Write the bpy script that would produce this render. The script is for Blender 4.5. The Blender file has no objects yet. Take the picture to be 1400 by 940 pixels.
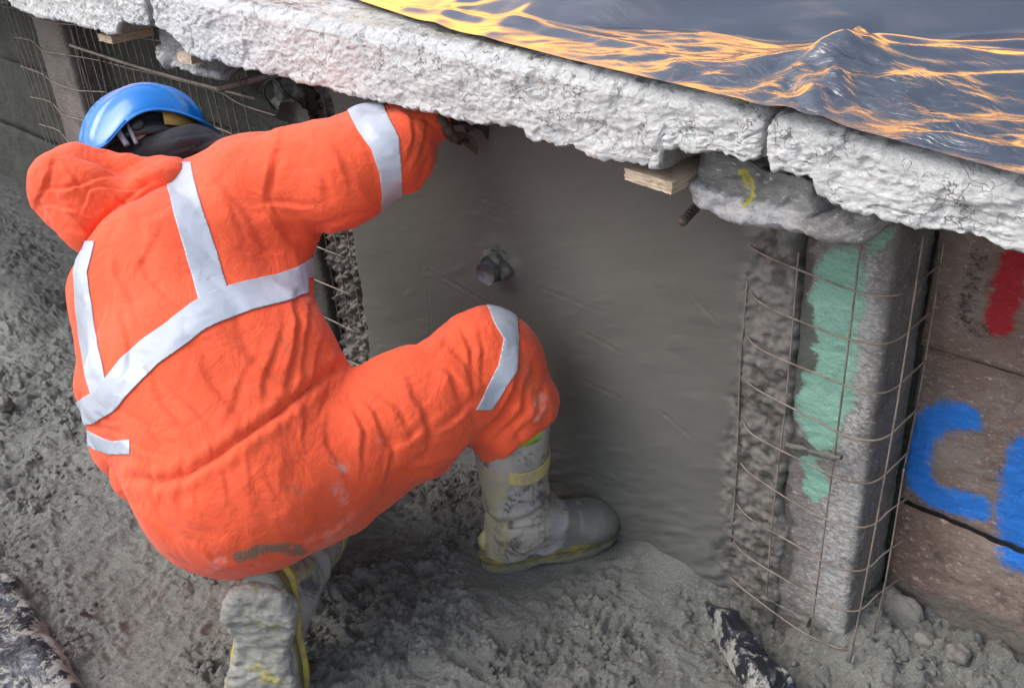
import bpy, bmesh, math, random
import numpy as np
from mathutils import Vector, Matrix
random.seed(7)
S = bpy.context.scene
COL = S.collection

# ------------------------------------------------------------------ camera
F = 1350.0; PCX, PCY = 700.0, 470.0; CAMZ = 1.55
Dn = np.array([180.0, 2430.0, F]); Dn /= np.linalg.norm(Dn)
Xa = np.array([1504.0, 655.0, -F]); Xa /= np.linalg.norm(Xa); Xa -= Dn*(Xa@Dn); Xa /= np.linalg.norm(Xa)
Za = -Dn; Ya = np.cross(Za, Xa)
B = np.array([Xa, Ya, Za])                      # camera (right, down, forward) -> world
C0 = np.array([0, 0, CAMZ])
cam = bpy.data.cameras.new('camera'); camo = bpy.data.objects.new('camera', cam); COL.objects.link(camo)
right, down, fwd = B[:, 0], B[:, 1], B[:, 2]
camo.matrix_world = Matrix([[right[i], -down[i], -fwd[i], C0[i]] for i in range(3)] + [[0, 0, 0, 1]])
cam.sensor_width = 36; cam.lens = 36*F/1400; cam.clip_start = .02; cam.clip_end = 2000
S.camera = camo
# ------------------------------------------------------------------ light
SUN_AZ = math.radians(-140)     # direction towards the veiled sun, from +Y towards -X (behind the viewer's left)
SUN_EL = math.radians(50)
W = bpy.data.worlds.new('World'); S.world = W; W.use_nodes = True
wn, wl = W.node_tree.nodes, W.node_tree.links
bg = wn['Background']
sky = wn.new('ShaderNodeTexSky'); sky.sky_type = 'NISHITA'; sky.sun_disc = False
sky.sun_elevation = SUN_EL; sky.sun_rotation = SUN_AZ
sky.dust_density = 3.0; sky.air_density = 1.0; sky.ozone_density = 1.5
hs = wn.new('ShaderNodeHueSaturation'); hs.inputs['Saturation'].default_value = .62
wl.new(sky.outputs[0], hs.inputs['Color'])
# sunset-lit cloud bank low over the horizon, beyond the wall
tcw = wn.new('ShaderNodeTexCoord'); sep = wn.new('ShaderNodeSeparateXYZ'); wl.new(tcw.outputs['Generated'], sep.inputs[0])
def wmath(op, a, c=0.0):
    t = wn.new('ShaderNodeMath'); t.operation = op
    for k, x in enumerate((a, c)):
        if isinstance(x, (int, float)): t.inputs[k].default_value = x
        else: wl.new(x, t.inputs[k])
    return t.outputs[0]
def wramp(f, a, c):
    r = wn.new('ShaderNodeMapRange'); r.interpolation_type = 'SMOOTHSTEP'; r.inputs['From Min'].default_value = a; r.inputs['From Max'].default_value = c
    wl.new(f, r.inputs['Value']); return r.outputs['Result']
dv = wn.new('ShaderNodeVectorMath'); dv.operation = 'DOT_PRODUCT'; wl.new(tcw.outputs['Generated'], dv.inputs[0]); dv.inputs[1].default_value = (-.20, .98, 0)
mpw = wn.new('ShaderNodeMapping'); mpw.inputs['Scale'].default_value = (2.2, 2.2, 9); wl.new(tcw.outputs['Generated'], mpw.inputs['Vector'])
nw = wn.new('ShaderNodeTexNoise'); nw.inputs['Scale'].default_value = 1.6; nw.inputs['Detail'].default_value = 5; wl.new(mpw.outputs[0], nw.inputs['Vector'])
bandf = wmath('MULTIPLY', wmath('SUBTRACT', 1.0, wramp(wmath('ADD', sep.outputs['Z'], wmath('MULTIPLY', wmath('SUBTRACT', nw.outputs['Fac'], .5), .30)), (.34), .52)), wramp(dv.outputs['Value'], .1, .8))
mw = wn.new('ShaderNodeMix'); mw.data_type = 'RGBA'; wl.new(bandf, mw.inputs['Factor']); wl.new(hs.outputs[0], mw.inputs[6]); mw.inputs[7].default_value = (19.0, 8.6, 2.0, 1)
wl.new(mw.outputs[2], bg.inputs['Color'])
bg.inputs['Strength'].default_value = .15
sd = np.array([math.sin(SUN_AZ)*math.cos(SUN_EL), math.cos(SUN_AZ)*math.cos(SUN_EL), math.sin(SUN_EL)])
sl = bpy.data.lights.new('sun', 'SUN'); sl.energy = .65; sl.angle = math.radians(42); sl.color = (1, .95, .88)
so = bpy.data.objects.new('sun', sl); COL.objects.link(so)
so.rotation_euler = Vector(sd).to_track_quat('Z', 'Y').to_euler()
S.view_settings.view_transform = 'Standard'; S.view_settings.look = 'None'
S.view_settings.exposure = .95; S.view_settings.gamma = 1
S.render.engine = 'CYCLES'

# ------------------------------------------------------------------ numbers
def ray(px, py):
    return B @ (np.array([px-PCX, py-PCY, F])/F)
def at(px, py, d): return C0 + ray(px, py)*d
def on_y(px, py, y):
    v = ray(px, py); return C0 + v*(y/v[1])
def on_z(px, py, z=0.0):
    v = ray(px, py); return C0 + v*((z-CAMZ)/v[2])
def camc(px, py, d): return np.array([(px-PCX)/F*d, (py-PCY)/F*d, d])
def topx(P):                                     # world points -> pixel coords, used to place seams on cloth
    c = (P-C0) @ B
    return PCX+F*c[:, 0]/c[:, 2], PCY+F*c[:, 1]/c[:, 2]
_rng = np.random.RandomState(3)
_P = _rng.permutation(4096).astype(np.int64)
_G = _rng.normal(size=(4096, 3)); _G /= np.linalg.norm(_G, axis=1)[:, None]
def noise(p, scale=1.0, seed=0):
    p = np.asarray(p, float)*scale + seed*17.13
    i = np.floor(p).astype(np.int64); f = p-i; u = f*f*f*(f*(f*6-15)+10)
    r = 0
    for dx in (0, 1):
        for dy in (0, 1):
            for dz in (0, 1):
                h = _P[(_P[(_P[(i[:, 0]+dx) & 4095]+i[:, 1]+dy) & 4095]+i[:, 2]+dz) & 4095]
                g = _G[h]
                d = g[:, 0]*(f[:, 0]-dx)+g[:, 1]*(f[:, 1]-dy)+g[:, 2]*(f[:, 2]-dz)
                w = (u[:, 0] if dx else 1-u[:, 0])*(u[:, 1] if dy else 1-u[:, 1])*(u[:, 2] if dz else 1-u[:, 2])
                r = r+w*d
    return r*1.6
def fbm(p, scale, oct=4, seed=0, gain=.5):
    a, s, r = 1.0, scale, 0
    for k in range(oct):
        r = r+a*noise(p, s, seed+k); a *= gain; s *= 2.03
    return r
def ridged(p, scale, oct=3, seed=0):
    a, s, r = 1.0, scale, 0
    for k in range(oct):
        r = r+a*(1-np.abs(noise(p, s, seed+k))*2); a *= .5; s *= 2.1
    return r
def crumple(p, cell, tilt, seed, sharp=20):       # continuous flat facets meeting in creases, in 3D
    p = np.asarray(p, float)
    w = p+cell*.45*np.stack([noise(p, .9/cell, seed+5), noise(p, .9/cell, seed+6), noise(p, .9/cell, seed+7)], -1)
    R_ = np.array([[.80, -.48, .36], [.60, .64, -.48], [0, .60, .80]])
    g = w@R_.T/cell+seed*3.7; i0 = np.floor(g).astype(np.int64); f = g-i0
    o = np.argsort(-f, axis=1); n = len(f); ar = np.arange(n); c = i0.copy()
    H_ = lambda c: _G[_P[(_P[(_P[(c[:, 0]+seed*13) & 4095]+c[:, 1]) & 4095]+c[:, 2]) & 4095], 0]
    h0 = H_(c); r = h0.copy(); prev = h0
    for k in range(3):
        c[ar, o[:, k]] += 1; h1 = H_(c); r = r+f[ar, o[:, k]]*(h1-prev); prev = h1
    return r*cell*tilt
def sstep(a, b, x):
    t = np.clip((x-a)/(b-a), 0, 1); return t*t*(3-2*t)
def polydist(X, Y, pts, vals=None):              # distance to a 2D polyline (+ interpolated value)
    best = np.full(X.shape, 1e9); bv = np.zeros(X.shape)
    for k in range(len(pts)-1):
        a = np.array(pts[k], float); b = np.array(pts[k+1], float); ab = b-a
        t = np.clip(((X-a[0])*ab[0]+(Y-a[1])*ab[1])/(ab@ab+1e-12), 0, 1)
        d = np.hypot(X-a[0]-t*ab[0], Y-a[1]-t*ab[1]); m = d < best
        best = np.where(m, d, best)
        if vals is not None: bv = np.where(m, vals[k]+t*(vals[k+1]-vals[k]), bv)
    return (best, bv) if vals is not None else best

# ------------------------------------------------------------------ objects
def tag(o, label=None, cat=None, group=None, kind=None):
    if label: o['label'] = label
    if cat: o['category'] = cat
    if group: o['group'] = group
    if kind: o['kind'] = kind
    return o
def thing(name, label, cat, loc=(0, 0, 0), group=None):
    o = bpy.data.objects.new(name, None); COL.objects.link(o); o.location = loc
    o.empty_display_size = .1
    return tag(o, label, cat, group)
def setparent(o, parent):
    if parent is not None:
        o.parent = parent
        M = Matrix.Identity(4); q = parent
        while q is not None:
            M = Matrix.Translation(q.location) @ M; q = q.parent
        if parent.type == 'EMPTY': o.matrix_parent_inverse = Matrix.Translation(parent.location).inverted()
def mesh(name, V, Fc, mat, parent=None, smooth=True, attrs=None):
    me = bpy.data.meshes.new(name)
    V = np.asarray(V, float); 
    if isinstance(Fc, np.ndarray):
        n, k = Fc.shape
        me.vertices.add(len(V)); me.vertices.foreach_set('co', V.astype(np.float32).ravel())
        me.loops.add(n*k); me.loops.foreach_set('vertex_index', Fc.astype(np.int32).ravel())
        me.polygons.add(n); me.polygons.foreach_set('loop_start', np.arange(0, n*k, k, dtype=np.int32))
        me.update(calc_edges=True)
    else:
        me.from_pydata([tuple(v) for v in V], [], [tuple(f) for f in Fc])
    me.validate()
    me.polygons.foreach_set('use_smooth', [smooth]*len(me.polygons))
    if attrs:
        for k, a in attrs.items():
            at_ = me.attributes.new(k, 'FLOAT', 'POINT'); at_.data.foreach_set('value', np.asarray(a, np.float32))
    me.materials.append(mat)
    o = bpy.data.objects.new(name, me); COL.objects.link(o); setparent(o, parent)
    return o
def grid_faces(nu, nv, flip=False, wrap=False):
    i = np.arange(nu if wrap else nu-1)[:, None]; j = np.arange(nv-1)[None, :]
    i2 = (i+1) % nu
    a = i*nv+j; b = i2*nv+j; c = i2*nv+j+1; d = i*nv+j+1
    a, b, c, d = np.broadcast_arrays(a, b, c, d)
    q = np.stack([a, b, c, d], -1).reshape(-1, 4)
    return q[:, ::-1].copy() if flip else q
def normals(V, Fc):
    n = np.zeros_like(V)
    q = V[Fc]; fn = np.cross(q[:, 2]-q[:, 0], q[:, 3]-q[:, 1]) if Fc.shape[1] == 4 else np.cross(q[:, 1]-q[:, 0], q[:, 2]-q[:, 0])
    for k in range(Fc.shape[1]): np.add.at(n, Fc[:, k], fn)
    return n/(np.linalg.norm(n, axis=1)[:, None]+1e-12)
def tube(pts, r, nseg=8, cap=True):              # V, F of a tube along pts
    P = np.array(pts, float); n = len(P)
    rr = np.full(n, r) if np.isscalar(r) else np.array(r, float)
    T = np.gradient(P, axis=0); T /= np.linalg.norm(T, axis=1)[:, None]+1e-12
    u = np.cross(T[0], [0, 0, 1.0]); 
    if np.linalg.norm(u) < .1: u = np.cross(T[0], [1.0, 0, 0])
    u /= np.linalg.norm(u); V = []
    for k in range(n):
        u = u-T[k]*(u@T[k]); u /= np.linalg.norm(u); w = np.cross(T[k], u)
        for a in range(nseg):
            an = 2*math.pi*a/nseg; V.append(P[k]+rr[k]*(math.cos(an)*u+math.sin(an)*w))
    Fs = []
    for k in range(n-1):
        for a in range(nseg):
            b = (a+1) % nseg; Fs.append((k*nseg+a, k*nseg+b, (k+1)*nseg+b, (k+1)*nseg+a))
    if cap: Fs.append(tuple(range(nseg))[::-1]); Fs.append(tuple((n-1)*nseg+a for a in range(nseg)))
    return V, Fs
def smoothpath(pts, m=6):
    P = np.array(pts, float); n = len(P); out = []
    for k in range(n-1):
        p0 = P[max(k-1, 0)]; p1 = P[k]; p2 = P[k+1]; p3 = P[min(k+2, n-1)]
        for t in np.arange(m)/m:
            out.append(.5*((2*p1)+(-p0+p2)*t+(2*p0-5*p1+4*p2-p3)*t*t+(-p0+3*p1-3*p2+p3)*t**3))
    out.append(P[-1]); return np.array(out)
# signed distance pieces + surface nets -----------------------------------
def ell(p, c, r, R=None):
    q = p-np.asarray(c, np.float32)
    if R is not None: q = q @ np.asarray(R, np.float32)
    r = np.asarray(r, np.float32)
    k0 = np.linalg.norm(q/r, axis=-1); k1 = np.linalg.norm(q/(r*r), axis=-1)+1e-6
    return k0*(k0-1)/k1
def cone(p, a, b, ra, rb):
    a = np.asarray(a, np.float32); b = np.asarray(b, np.float32); ab = b-a
    t = np.clip(((p-a)@ab)/(ab@ab), 0, 1)
    return np.linalg.norm(p-a-t[..., None]*ab, axis=-1)-(ra+t*(rb-ra))
def smin(a, b, k):
    h = np.clip(.5+.5*(b-a)/k, 0, 1); return b+(a-b)*h-k*h*(1-h)
def nets(fn, lo, hi, h):
    lo = np.array(lo, float); hi = np.array(hi, float)
    n = np.ceil((hi-lo)/h).astype(int)+1
    ax = [(lo[k]+h*np.arange(n[k])).astype(np.float32) for k in range(3)]
    Fv = np.empty(n, np.float32)
    for s in range(0, n[0], 24):
        g = np.stack(np.meshgrid(ax[0][s:s+24], ax[1], ax[2], indexing='ij'), -1)
        Fv[s:s+24] = fn(g)
    ins = Fv < 0
    cn = ins[:-1, :-1, :-1].astype(np.int8)
    cnt = sum(ins[a:n[0]-1+a, b:n[1]-1+b, c:n[2]-1+c].astype(np.int8) for a in (0, 1) for b in (0, 1) for c in (0, 1))
    act = (cnt > 0) & (cnt < 8)
    I = np.argwhere(act); idx = np.full(act.shape, -1, np.int64); idx[act] = np.arange(len(I))
    acc = np.zeros((len(I), 3)); w = np.zeros(len(I))
    cor = [(a, b, c) for a in (0, 1) for b in (0, 1) for c in (0, 1)]
    val = {c: Fv[I[:, 0]+c[0], I[:, 1]+c[1], I[:, 2]+c[2]] for c in cor}
    for a in cor:
        for k in range(3):
            if a[k] == 0:
                b = list(a); b[k] = 1; b = tuple(b)
                va, vb = val[a], val[b]; m = (va < 0) != (vb < 0)
                t = np.where(m, va/(va-vb+1e-20), 0)
                pos = np.tile(np.array(a, float), (len(I), 1)); pos[:, k] += t
                acc[m] += pos[m]; w[m] += 1
    V = lo+h*(I+acc/w[:, None])
    Q = []
    for k in range(3):
        o1, o2 = [(1, 2), (2, 0), (0, 1)][k]
        sl0 = [slice(None)]*3; sl1 = [slice(None)]*3; sl0[k] = slice(0, -1); sl1[k] = slice(1, None)
        A = ins[tuple(sl0)]; Bn = ins[tuple(sl1)]
        E = np.argwhere(A != Bn)
        E = E[(E[:, o1] > 0) & (E[:, o2] > 0) & (E[:, o1] < n[o1]-1) & (E[:, o2] < n[o2]-1)]
        s = A[E[:, 0], E[:, 1], E[:, 2]]
        e1 = np.zeros(3, int); e1[o1] = 1; e2 = np.zeros(3, int); e2[o2] = 1
        q = np.stack([idx[tuple((E-e1-e2).T)], idx[tuple((E-e2).T)], idx[tuple(E.T)], idx[tuple((E-e1).T)]], -1)
        q[~s] = q[~s][:, ::-1]
        Q.append(q)
    return V, np.concatenate(Q)
def subdivide(V, Q):                              # quad mesh: linear split then smoothing (keeps the form, twice as dense)
    E = np.concatenate([Q[:, [0, 1]], Q[:, [1, 2]], Q[:, [2, 3]], Q[:, [3, 0]]])
    E.sort(axis=1); U, inv = np.unique(E, axis=0, return_inverse=True); inv = inv.ravel()
    n = len(V); m = len(Q); ev = V[U].mean(1); fv = V[Q].mean(1)
    e = [n+inv[k*m:(k+1)*m] for k in range(4)]; f = n+len(U)+np.arange(m)
    NV = np.concatenate([V, ev, fv])
    NQ = np.concatenate([np.stack([Q[:, k], e[k], f, e[(k+3) % 4]], -1) for k in range(4)])
    return smooth(NV, NQ, 2, .5), NQ
def smooth(V, Q, it=1, lam=.5):
    for _ in range(it):
        acc = np.zeros_like(V); c = np.zeros(len(V)); k = Q.shape[1]
        for a in range(k):
            np.add.at(acc, Q[:, a], V[Q[:, (a+1) % k]]); np.add.at(c, Q[:, a], 1)
            np.add.at(acc, Q[:, a], V[Q[:, (a-1) % k]]); np.add.at(c, Q[:, a], 1)
        V = V+lam*(acc/np.maximum(c, 1)[:, None]-V)
    return V
def clip_patch(V, Q, N, fields, off):             # the part of a surface where every field > 0, lifted by off
    keep = np.ones(len(Q), bool)
    for f in fields: keep &= (f[Q] > 0).any(1)
    cuts = [np.asarray(f) for f in fields]; out = []; key = {}; faces = []
    def vid(k, co):
        if k not in key: key[k] = len(out); out.append(co)
        return key[k]
    VV = V+N*off
    for q in Q[keep]:
        poly = [((int(i),), VV[i], [c[i] for c in cuts]) for i in q]
        for ci in range(len(cuts)):
            if not poly: break
            new = []
            for a in range(len(poly)):
                p, r = poly[a], poly[(a+1) % len(poly)]
                if p[2][ci] > 0: new.append(p)
                if (p[2][ci] > 0) != (r[2][ci] > 0):
                    if p[0] > r[0]: pa, pb = r, p
                    else: pa, pb = p, r
                    t = pa[2][ci]/(pa[2][ci]-pb[2][ci]+1e-20)
                    new.append((tuple(pa[0])+tuple(pb[0])+(-ci-1,), pa[1]+t*(pb[1]-pa[1]), [x+t*(y-x) for x, y in zip(pa[2], pb[2])]))
            poly = new
        if len(poly) >= 3:
            fc = [vid(p[0], p[1]) for p in poly]
            g = [x for i, x in enumerate(fc) if x != fc[i-1]]
            if len(set(g)) >= 3 and len(set(g)) == len(g): faces.append(tuple(g))
    return out, faces
def solidify(o, th, off=-1):
    m = o.modifiers.new('solid', 'SOLIDIFY'); m.thickness = th; m.offset = off; return o

# ------------------------------------------------------------------ materials
def srgb(r, g, b):
    f = lambda c: ((c/255+.055)/1.055)**2.4 if c > 10 else c/255/12.92
    return (f(r), f(g), f(b), 1)
class MB:
    def __init__(s, name, rough=.7, spec=.5, metal=0.0):
        s.m = bpy.data.materials.new(name); s.m.use_nodes = True; s.n = s.m.node_tree.nodes; s.l = s.m.node_tree.links
        s.b = s.n['Principled BSDF']; s.b.inputs['Roughness'].default_value = rough
        s.b.inputs['Specular IOR Level'].default_value = spec; s.b.inputs['Metallic'].default_value = metal
        s.tc = s.n.new('ShaderNodeTexCoord'); s.col = None; s.h = None
    def noise(s, scale, det=4, rough=.6, dist=0, stretch=None):
        t = s.n.new('ShaderNodeTexNoise'); t.inputs['Scale'].default_value = scale; t.inputs['Detail'].default_value = det
        t.inputs['Roughness'].default_value = rough; t.inputs['Distortion'].default_value = dist
        s.l.new(s.vec(stretch), t.inputs['Vector']); return t.outputs['Fac']
    def vec(s, stretch=None):
        if stretch is None: return s.tc.outputs['Object']
        mp = s.n.new('ShaderNodeMapping'); mp.inputs['Scale'].default_value = stretch[:3]
        if len(stretch) > 3: mp.inputs['Rotation'].default_value = stretch[3:6]
        s.l.new(s.tc.outputs['Object'], mp.inputs['Vector']); return mp.outputs[0]
    def vor(s, scale, feat='DISTANCE_TO_EDGE', stretch=None, warp=0.0, warps=8):
        t = s.n.new('ShaderNodeTexVoronoi'); t.feature = feat; t.inputs['Scale'].default_value = scale
        v = s.vec(stretch)
        if warp:
            nt = s.n.new('ShaderNodeTexNoise'); nt.inputs['Scale'].default_value = warps; nt.inputs['Detail'].default_value = 4
            s.l.new(v, nt.inputs['Vector'])
            a = s.n.new('ShaderNodeVectorMath'); a.operation = 'SCALE'; a.inputs['Scale'].default_value = warp
            s.l.new(nt.outputs['Color'], a.inputs[0])
            b = s.n.new('ShaderNodeVectorMath'); s.l.new(v, b.inputs[0]); s.l.new(a.outputs[0], b.inputs[1]); v = b.outputs[0]
        s.l.new(v, t.inputs['Vector']); return t.outputs['Distance']
    def attr(s, name):
        a = s.n.new('ShaderNodeAttribute'); a.attribute_name = name; return a.outputs['Fac']
    def ramp(s, f, a, b):
        r = s.n.new('ShaderNodeMapRange'); r.interpolation_type = 'SMOOTHSTEP'
        r.inputs['From Min'].default_value = a; r.inputs['From Max'].default_value = b
        s.l.new(f, r.inputs['Value']); return r.outputs['Result']
    def math(s, op, a, b):
        t = s.n.new('ShaderNodeMath'); t.operation = op
        for k, x in enumerate((a, b)):
            if isinstance(x, (int, float)): t.inputs[k].default_value = x
            else: s.l.new(x, t.inputs[k])
        return t.outputs[0]
    def base(s, c):
        r = s.n.new('ShaderNodeRGB'); r.outputs[0].default_value = c; s.col = r.outputs[0]; return s
    def mix(s, f, c, amt=1.0):
        x = s.n.new('ShaderNodeMix'); x.data_type = 'RGBA'
        if amt != 1.0: f = s.math('MULTIPLY', f, amt)
        s.l.new(f, x.inputs['Factor']); s.l.new(s.col, x.inputs[6])
        if isinstance(c, tuple): x.inputs[7].default_value = c
        else: s.l.new(c, x.inputs[7])
        s.col = x.outputs[2]; return s
    def bump(s, f, dist, strength=1.0):
        b = s.n.new('ShaderNodeBump'); b.inputs['Distance'].default_value = dist; b.inputs['Strength'].default_value = strength
        s.l.new(f, b.inputs['Height'])
        if s.h is not None: s.l.new(s.h, b.inputs['Normal'])
        s.h = b.outputs[0]; return s
    def rough(s, f, a, b):
        r = s.n.new('ShaderNodeMapRange'); r.inputs['To Min'].default_value = a; r.inputs['To Max'].default_value = b
        s.l.new(f, r.inputs['Value']); s.l.new(r.outputs[0], s.b.inputs['Roughness']); return s
    def done(s):
        if s.col is not None: s.l.new(s.col, s.b.inputs['Base Color'])
        if s.h is not None: s.l.new(s.h, s.b.inputs['Normal'])
        return s.m
MUD = (.225, .228, .202, 1); MUDD = (.10, .095, .085, 1)
def m_mud(name, tone=1.0, fine=1.0, rough=(.45, .8)):
    g = MB(name, .65, .5)
    g.base(tuple(c*tone for c in MUD[:3])+(1,))
    g.mix(g.ramp(g.noise(5, 5), .4, .68), tuple(c*tone for c in (.34, .342, .31))+(1,), .8)
    g.mix(g.ramp(g.noise(9, 6, .7), .52, .72), tuple(c*tone for c in (.12, .114, .10))+(1,), .7)
    g.mix(g.ramp(g.noise(160, 3), .56, .72), tuple(c*tone for c in (.55, .54, .50))+(1,), .6)
    g.mix(g.ramp(g.noise(90, 5, .8), .58, .70), tuple(c*tone for c in (.05, .047, .04))+(1,), .8)
    g.mix(g.ramp(g.noise(330, 3, .7), .56, .66), tuple(c*tone for c in (.55, .54, .50))+(1,), .6)
    g.mix(g.attr('wet'), (.065, .066, .064, 1), .9)
    g.bump(g.noise(70, 7, .75, .3), .014*fine).bump(g.noise(230, 5, .75), .005*fine)
    g.rough(g.noise(14, 4), *rough); return g.done()
mat_mud = m_mud('wet_mortar_ground')
def m_render():
    g = MB('trowelled_mortar', .6, .4)
    g.base((.108, .108, .095, 1))
    g.mix(g.ramp(g.noise(3, 4), .38, .7), (.128, .127, .113, 1), .8)
    g.mix(g.ramp(g.noise(2.2, 4, .6, 0, (1, 1, 1)), .5, .7), (.098, .098, .087, 1), .5)
    g.mix(g.attr('rough'), (.15, .142, .128, 1))
    g.mix(g.math('MULTIPLY', g.attr('rough'), g.ramp(g.noise(24, 5), .5, .6)), (.06, .054, .047, 1), .8)
    g.bump(g.noise(10, 4, .6, .5, (1, 1, 3, 0, .45, 0)), .0012).bump(g.noise(120, 3), .0005)
    g.rough(g.noise(5, 3), .42, .68); return g.done()
mat_render = m_render()
def m_conc(name, base, light, dark, paint=None, spark=True):
    g = MB(name, .85, .25); g.base(base)
    g.mix(g.ramp(g.noise(4, 6, .65), .42, .68), light, .8)
    g.mix(g.ramp(g.noise(11, 6, .7, .6), .5, .72), dark, .75)
    g.mix(g.ramp(g.noise(70, 4, .7, 0, (1, 1, 2, 0, .5, 0)), .57, .70), tuple(min(1, c*1.9) for c in light[:3])+(1,), .75)
    g.mix(g.ramp(g.noise(100, 5, .8), .60, .70), tuple(c*.6 for c in dark[:3])+(1,), .7)
    for nm, c, lo in (paint or []):
        br = g.noise(75, 7, .8, 0, (1, 1, 1.8, 0, .5, 0))
        m1 = g.math('ADD', g.math('MULTIPLY', g.attr(nm), 1.25), g.math('MULTIPLY', g.math('SUBTRACT', br, .5), 3.2))
        g.mix(g.math('MULTIPLY', g.ramp(m1, lo+.05, lo+.8), g.ramp(g.attr(nm), 0, .3)), c, .92)
    g.bump(g.noise(45, 6, .75, .4, (1, 1, 1.8, 0, .5, 0)), .010).bump(g.noise(150, 5, .75), .004)
    return g.done()
mat_pil = m_conc('pilaster_concrete', (.27, .25, .235, 1), (.38, .36, .34, 1), (.14, .12, .11, 1), [('white_paint', (.62, .62, .60, 1), .25), ('green_paint', (.31, .60, .47, 1), .34), ('mortar', (.13, .12, .105, 1), .3)])
mat_block = m_conc('precast_block_concrete', (.25, .17, .135, 1), (.38, .31, .27, 1), (.085, .062, .055, 1), [('white_paint', (.30, .29, .27, 1), .3), ('blue_paint', (.015, .24, .85, 1), .22), ('red_paint', (.50, .02, .035, 1), .22), ('black_paint', (.03, .028, .03, 1), .25), ('mortar', (.17, .16, .14, 1), .3)])
mat_block_far = m_conc('shaded_old_wall_concrete', (.070, .071, .062, 1), (.10, .10, .088, 1), (.035, .033, .03, 1))  # dark greenish old concrete, with shade of the recess also put into its colour
mat_corbel = m_conc('corbel_concrete', (.29, .28, .275, 1), (.44, .435, .43, 1), (.12, .11, .105, 1), [('white_paint', (.62, .62, .63, 1), .3), ('yellow_paint', (.62, .55, .07, 1), .35)])
def m_coping():
    g = MB('white_washed_coping', .85, .3); g.base((.84, .84, .83, 1))
    g.mix(g.ramp(g.noise(5, 6, .7), .46, .72), (.70, .69, .69, 1), .8)
    g.mix(g.ramp(g.noise(28, 6, .75, .4, (1, 1, 2.2, 0, .35, 0)), .60, .72), (.36, .34, .33, 1), .6)
    cr = g.vor(15, warp=.16, warps=18); cm = g.ramp(g.noise(7, 5, .75), .47, .57)
    crk = g.math('MULTIPLY', g.math('SUBTRACT', 1.0, g.ramp(cr, .0, .020)), cm)
    g.mix(crk, (.10, .09, .08, 1), .8)
    g.mix(g.math('MULTIPLY', g.attr('top'), g.ramp(g.noise(9, 6, .8, .5, (.5, 2.2, 1)), .42, .62)), (.20, .185, .155, 1), .9)
    g.mix(g.math('MULTIPLY', g.attr('top'), g.ramp(g.noise(5, 4), .45, .6)), (.62, .60, .50, 1), .5)
    g.mix(g.ramp(g.noise(3.3, 3, .5, 0), .66, .73), (.42, .30, .20, 1), .35)
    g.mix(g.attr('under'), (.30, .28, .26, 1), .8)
    g.bump(crk, -.004).bump(g.noise(48, 7, .74, .9, (1, 1, 2.2, 0, .35, 0)), .008).bump(g.noise(170, 5, .75, .5), .004)
    return g.done()
mat_coping = m_coping()
def m_suit():
    g = MB('orange_coverall_cloth', .75, .25); g.base((.86, .104, .036, 1))
    g.mix(g.ramp(g.noise(6, 4), .4, .7), (.88, .120, .046, 1), .7)
    g.mix(g.math('MULTIPLY', g.attr('mud'), g.ramp(g.noise(30, 6, .7, .4), .26, .46)), (.20, .135, .09, 1), .92)
    g.mix(g.math('MULTIPLY', g.attr('pale'), g.ramp(g.noise(38, 6, .7), .42, .62)), (.62, .46, .40, 1), .75)
    g.mix(g.attr('seam'), (.30, .02, .006, 1), .85)
    g.mix(g.ramp(g.noise(20, 6, .8), .66, .76), (.55, .10, .05, 1), .30)
    g.bump(g.noise(15, 5, .55, 1.6), .006).bump(g.noise(45, 4, .6, 1.0), .0016).bump(g.noise(900, 2), .0004)
    g.b.inputs['Sheen Weight'].default_value = .15; g.b.inputs['Sheen Roughness'].default_value = .5
    return g.done()
mat_suit = m_suit()
def m_tape():
    g = MB('silver_reflective_tape', .42, .6, .0); g.base((.42, .46, .53, 1))
    g.mix(g.ramp(g.noise(8, 4), .45, .7), (.54, .58, .66, 1), .7)
    g.mix(g.ramp(g.noise(26, 6, .7), .60, .72), (.30, .28, .25, 1), .55)
    g.mix(g.ramp(g.noise(11, 7, .8, 1.2), .60, .66), (.22, .20, .17, 1), .5)
    g.bump(g.noise(14, 4, .5, 1.0, (1, 1, 2.0)), .002)
    return g.done()
mat_tape = m_tape()
def m_plain(name, c, rough=.6, spec=.5, metal=0, c2=None, sc=12, bump=.001, bs=60):
    g = MB(name, rough, spec, metal); g.base(tuple(c)+(1,))
    if c2: g.mix(g.ramp(g.noise(sc, 5, .7), .42, .66), tuple(c2)+(1,), .9)
    if bump: g.bump(g.noise(bs, 5), bump)
    return g.done()
mat_blue = m_plain('blue_helmet_plastic', (.003, .17, .56), .16, .6, 0, (.006, .20, .62), 5, 0)
mat_black = m_plain('black_knit', (.018, .018, .022), .85, .3, 0, (.03, .03, .034), 8, .002, 40)
mat_blackp = m_plain('black_plastic', (.02, .02, .022), .4, .5)
mat_greyp = m_plain('grey_plastic', (.25, .26, .28), .45, .5)
mat_ylw = m_plain('tan_sweatband', (.52, .33, .09), .7, .3, 0, (.4, .24, .06), 20)
mat_skin = m_plain('skin', (.62, .30, .22), .5, .4, 0, (.55, .24, .18), 20)
mat_glove = m_plain('dirty_dark_glove', (.030, .026, .026), .8, .3, 0, (.07, .055, .045), 22, .002)
mat_steel = m_plain('muddy_steel', (.10, .085, .075), .5, .5, .5, (.05, .04, .035), 14)
mat_wire = m_plain('rusty_wire', (.26, .215, .18), .6, .5, .25, (.12, .10, .085), 25, .0006, 200)
mat_rebar = m_plain('rusty_rebar', (.13, .10, .085), .75, .3, .2, (.07, .05, .04), 30, .002, 90)
mat_lime = m_plain('lime_liner', (.38, .55, .06), .7, .3, 0, (.25, .36, .08), 40)
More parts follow.
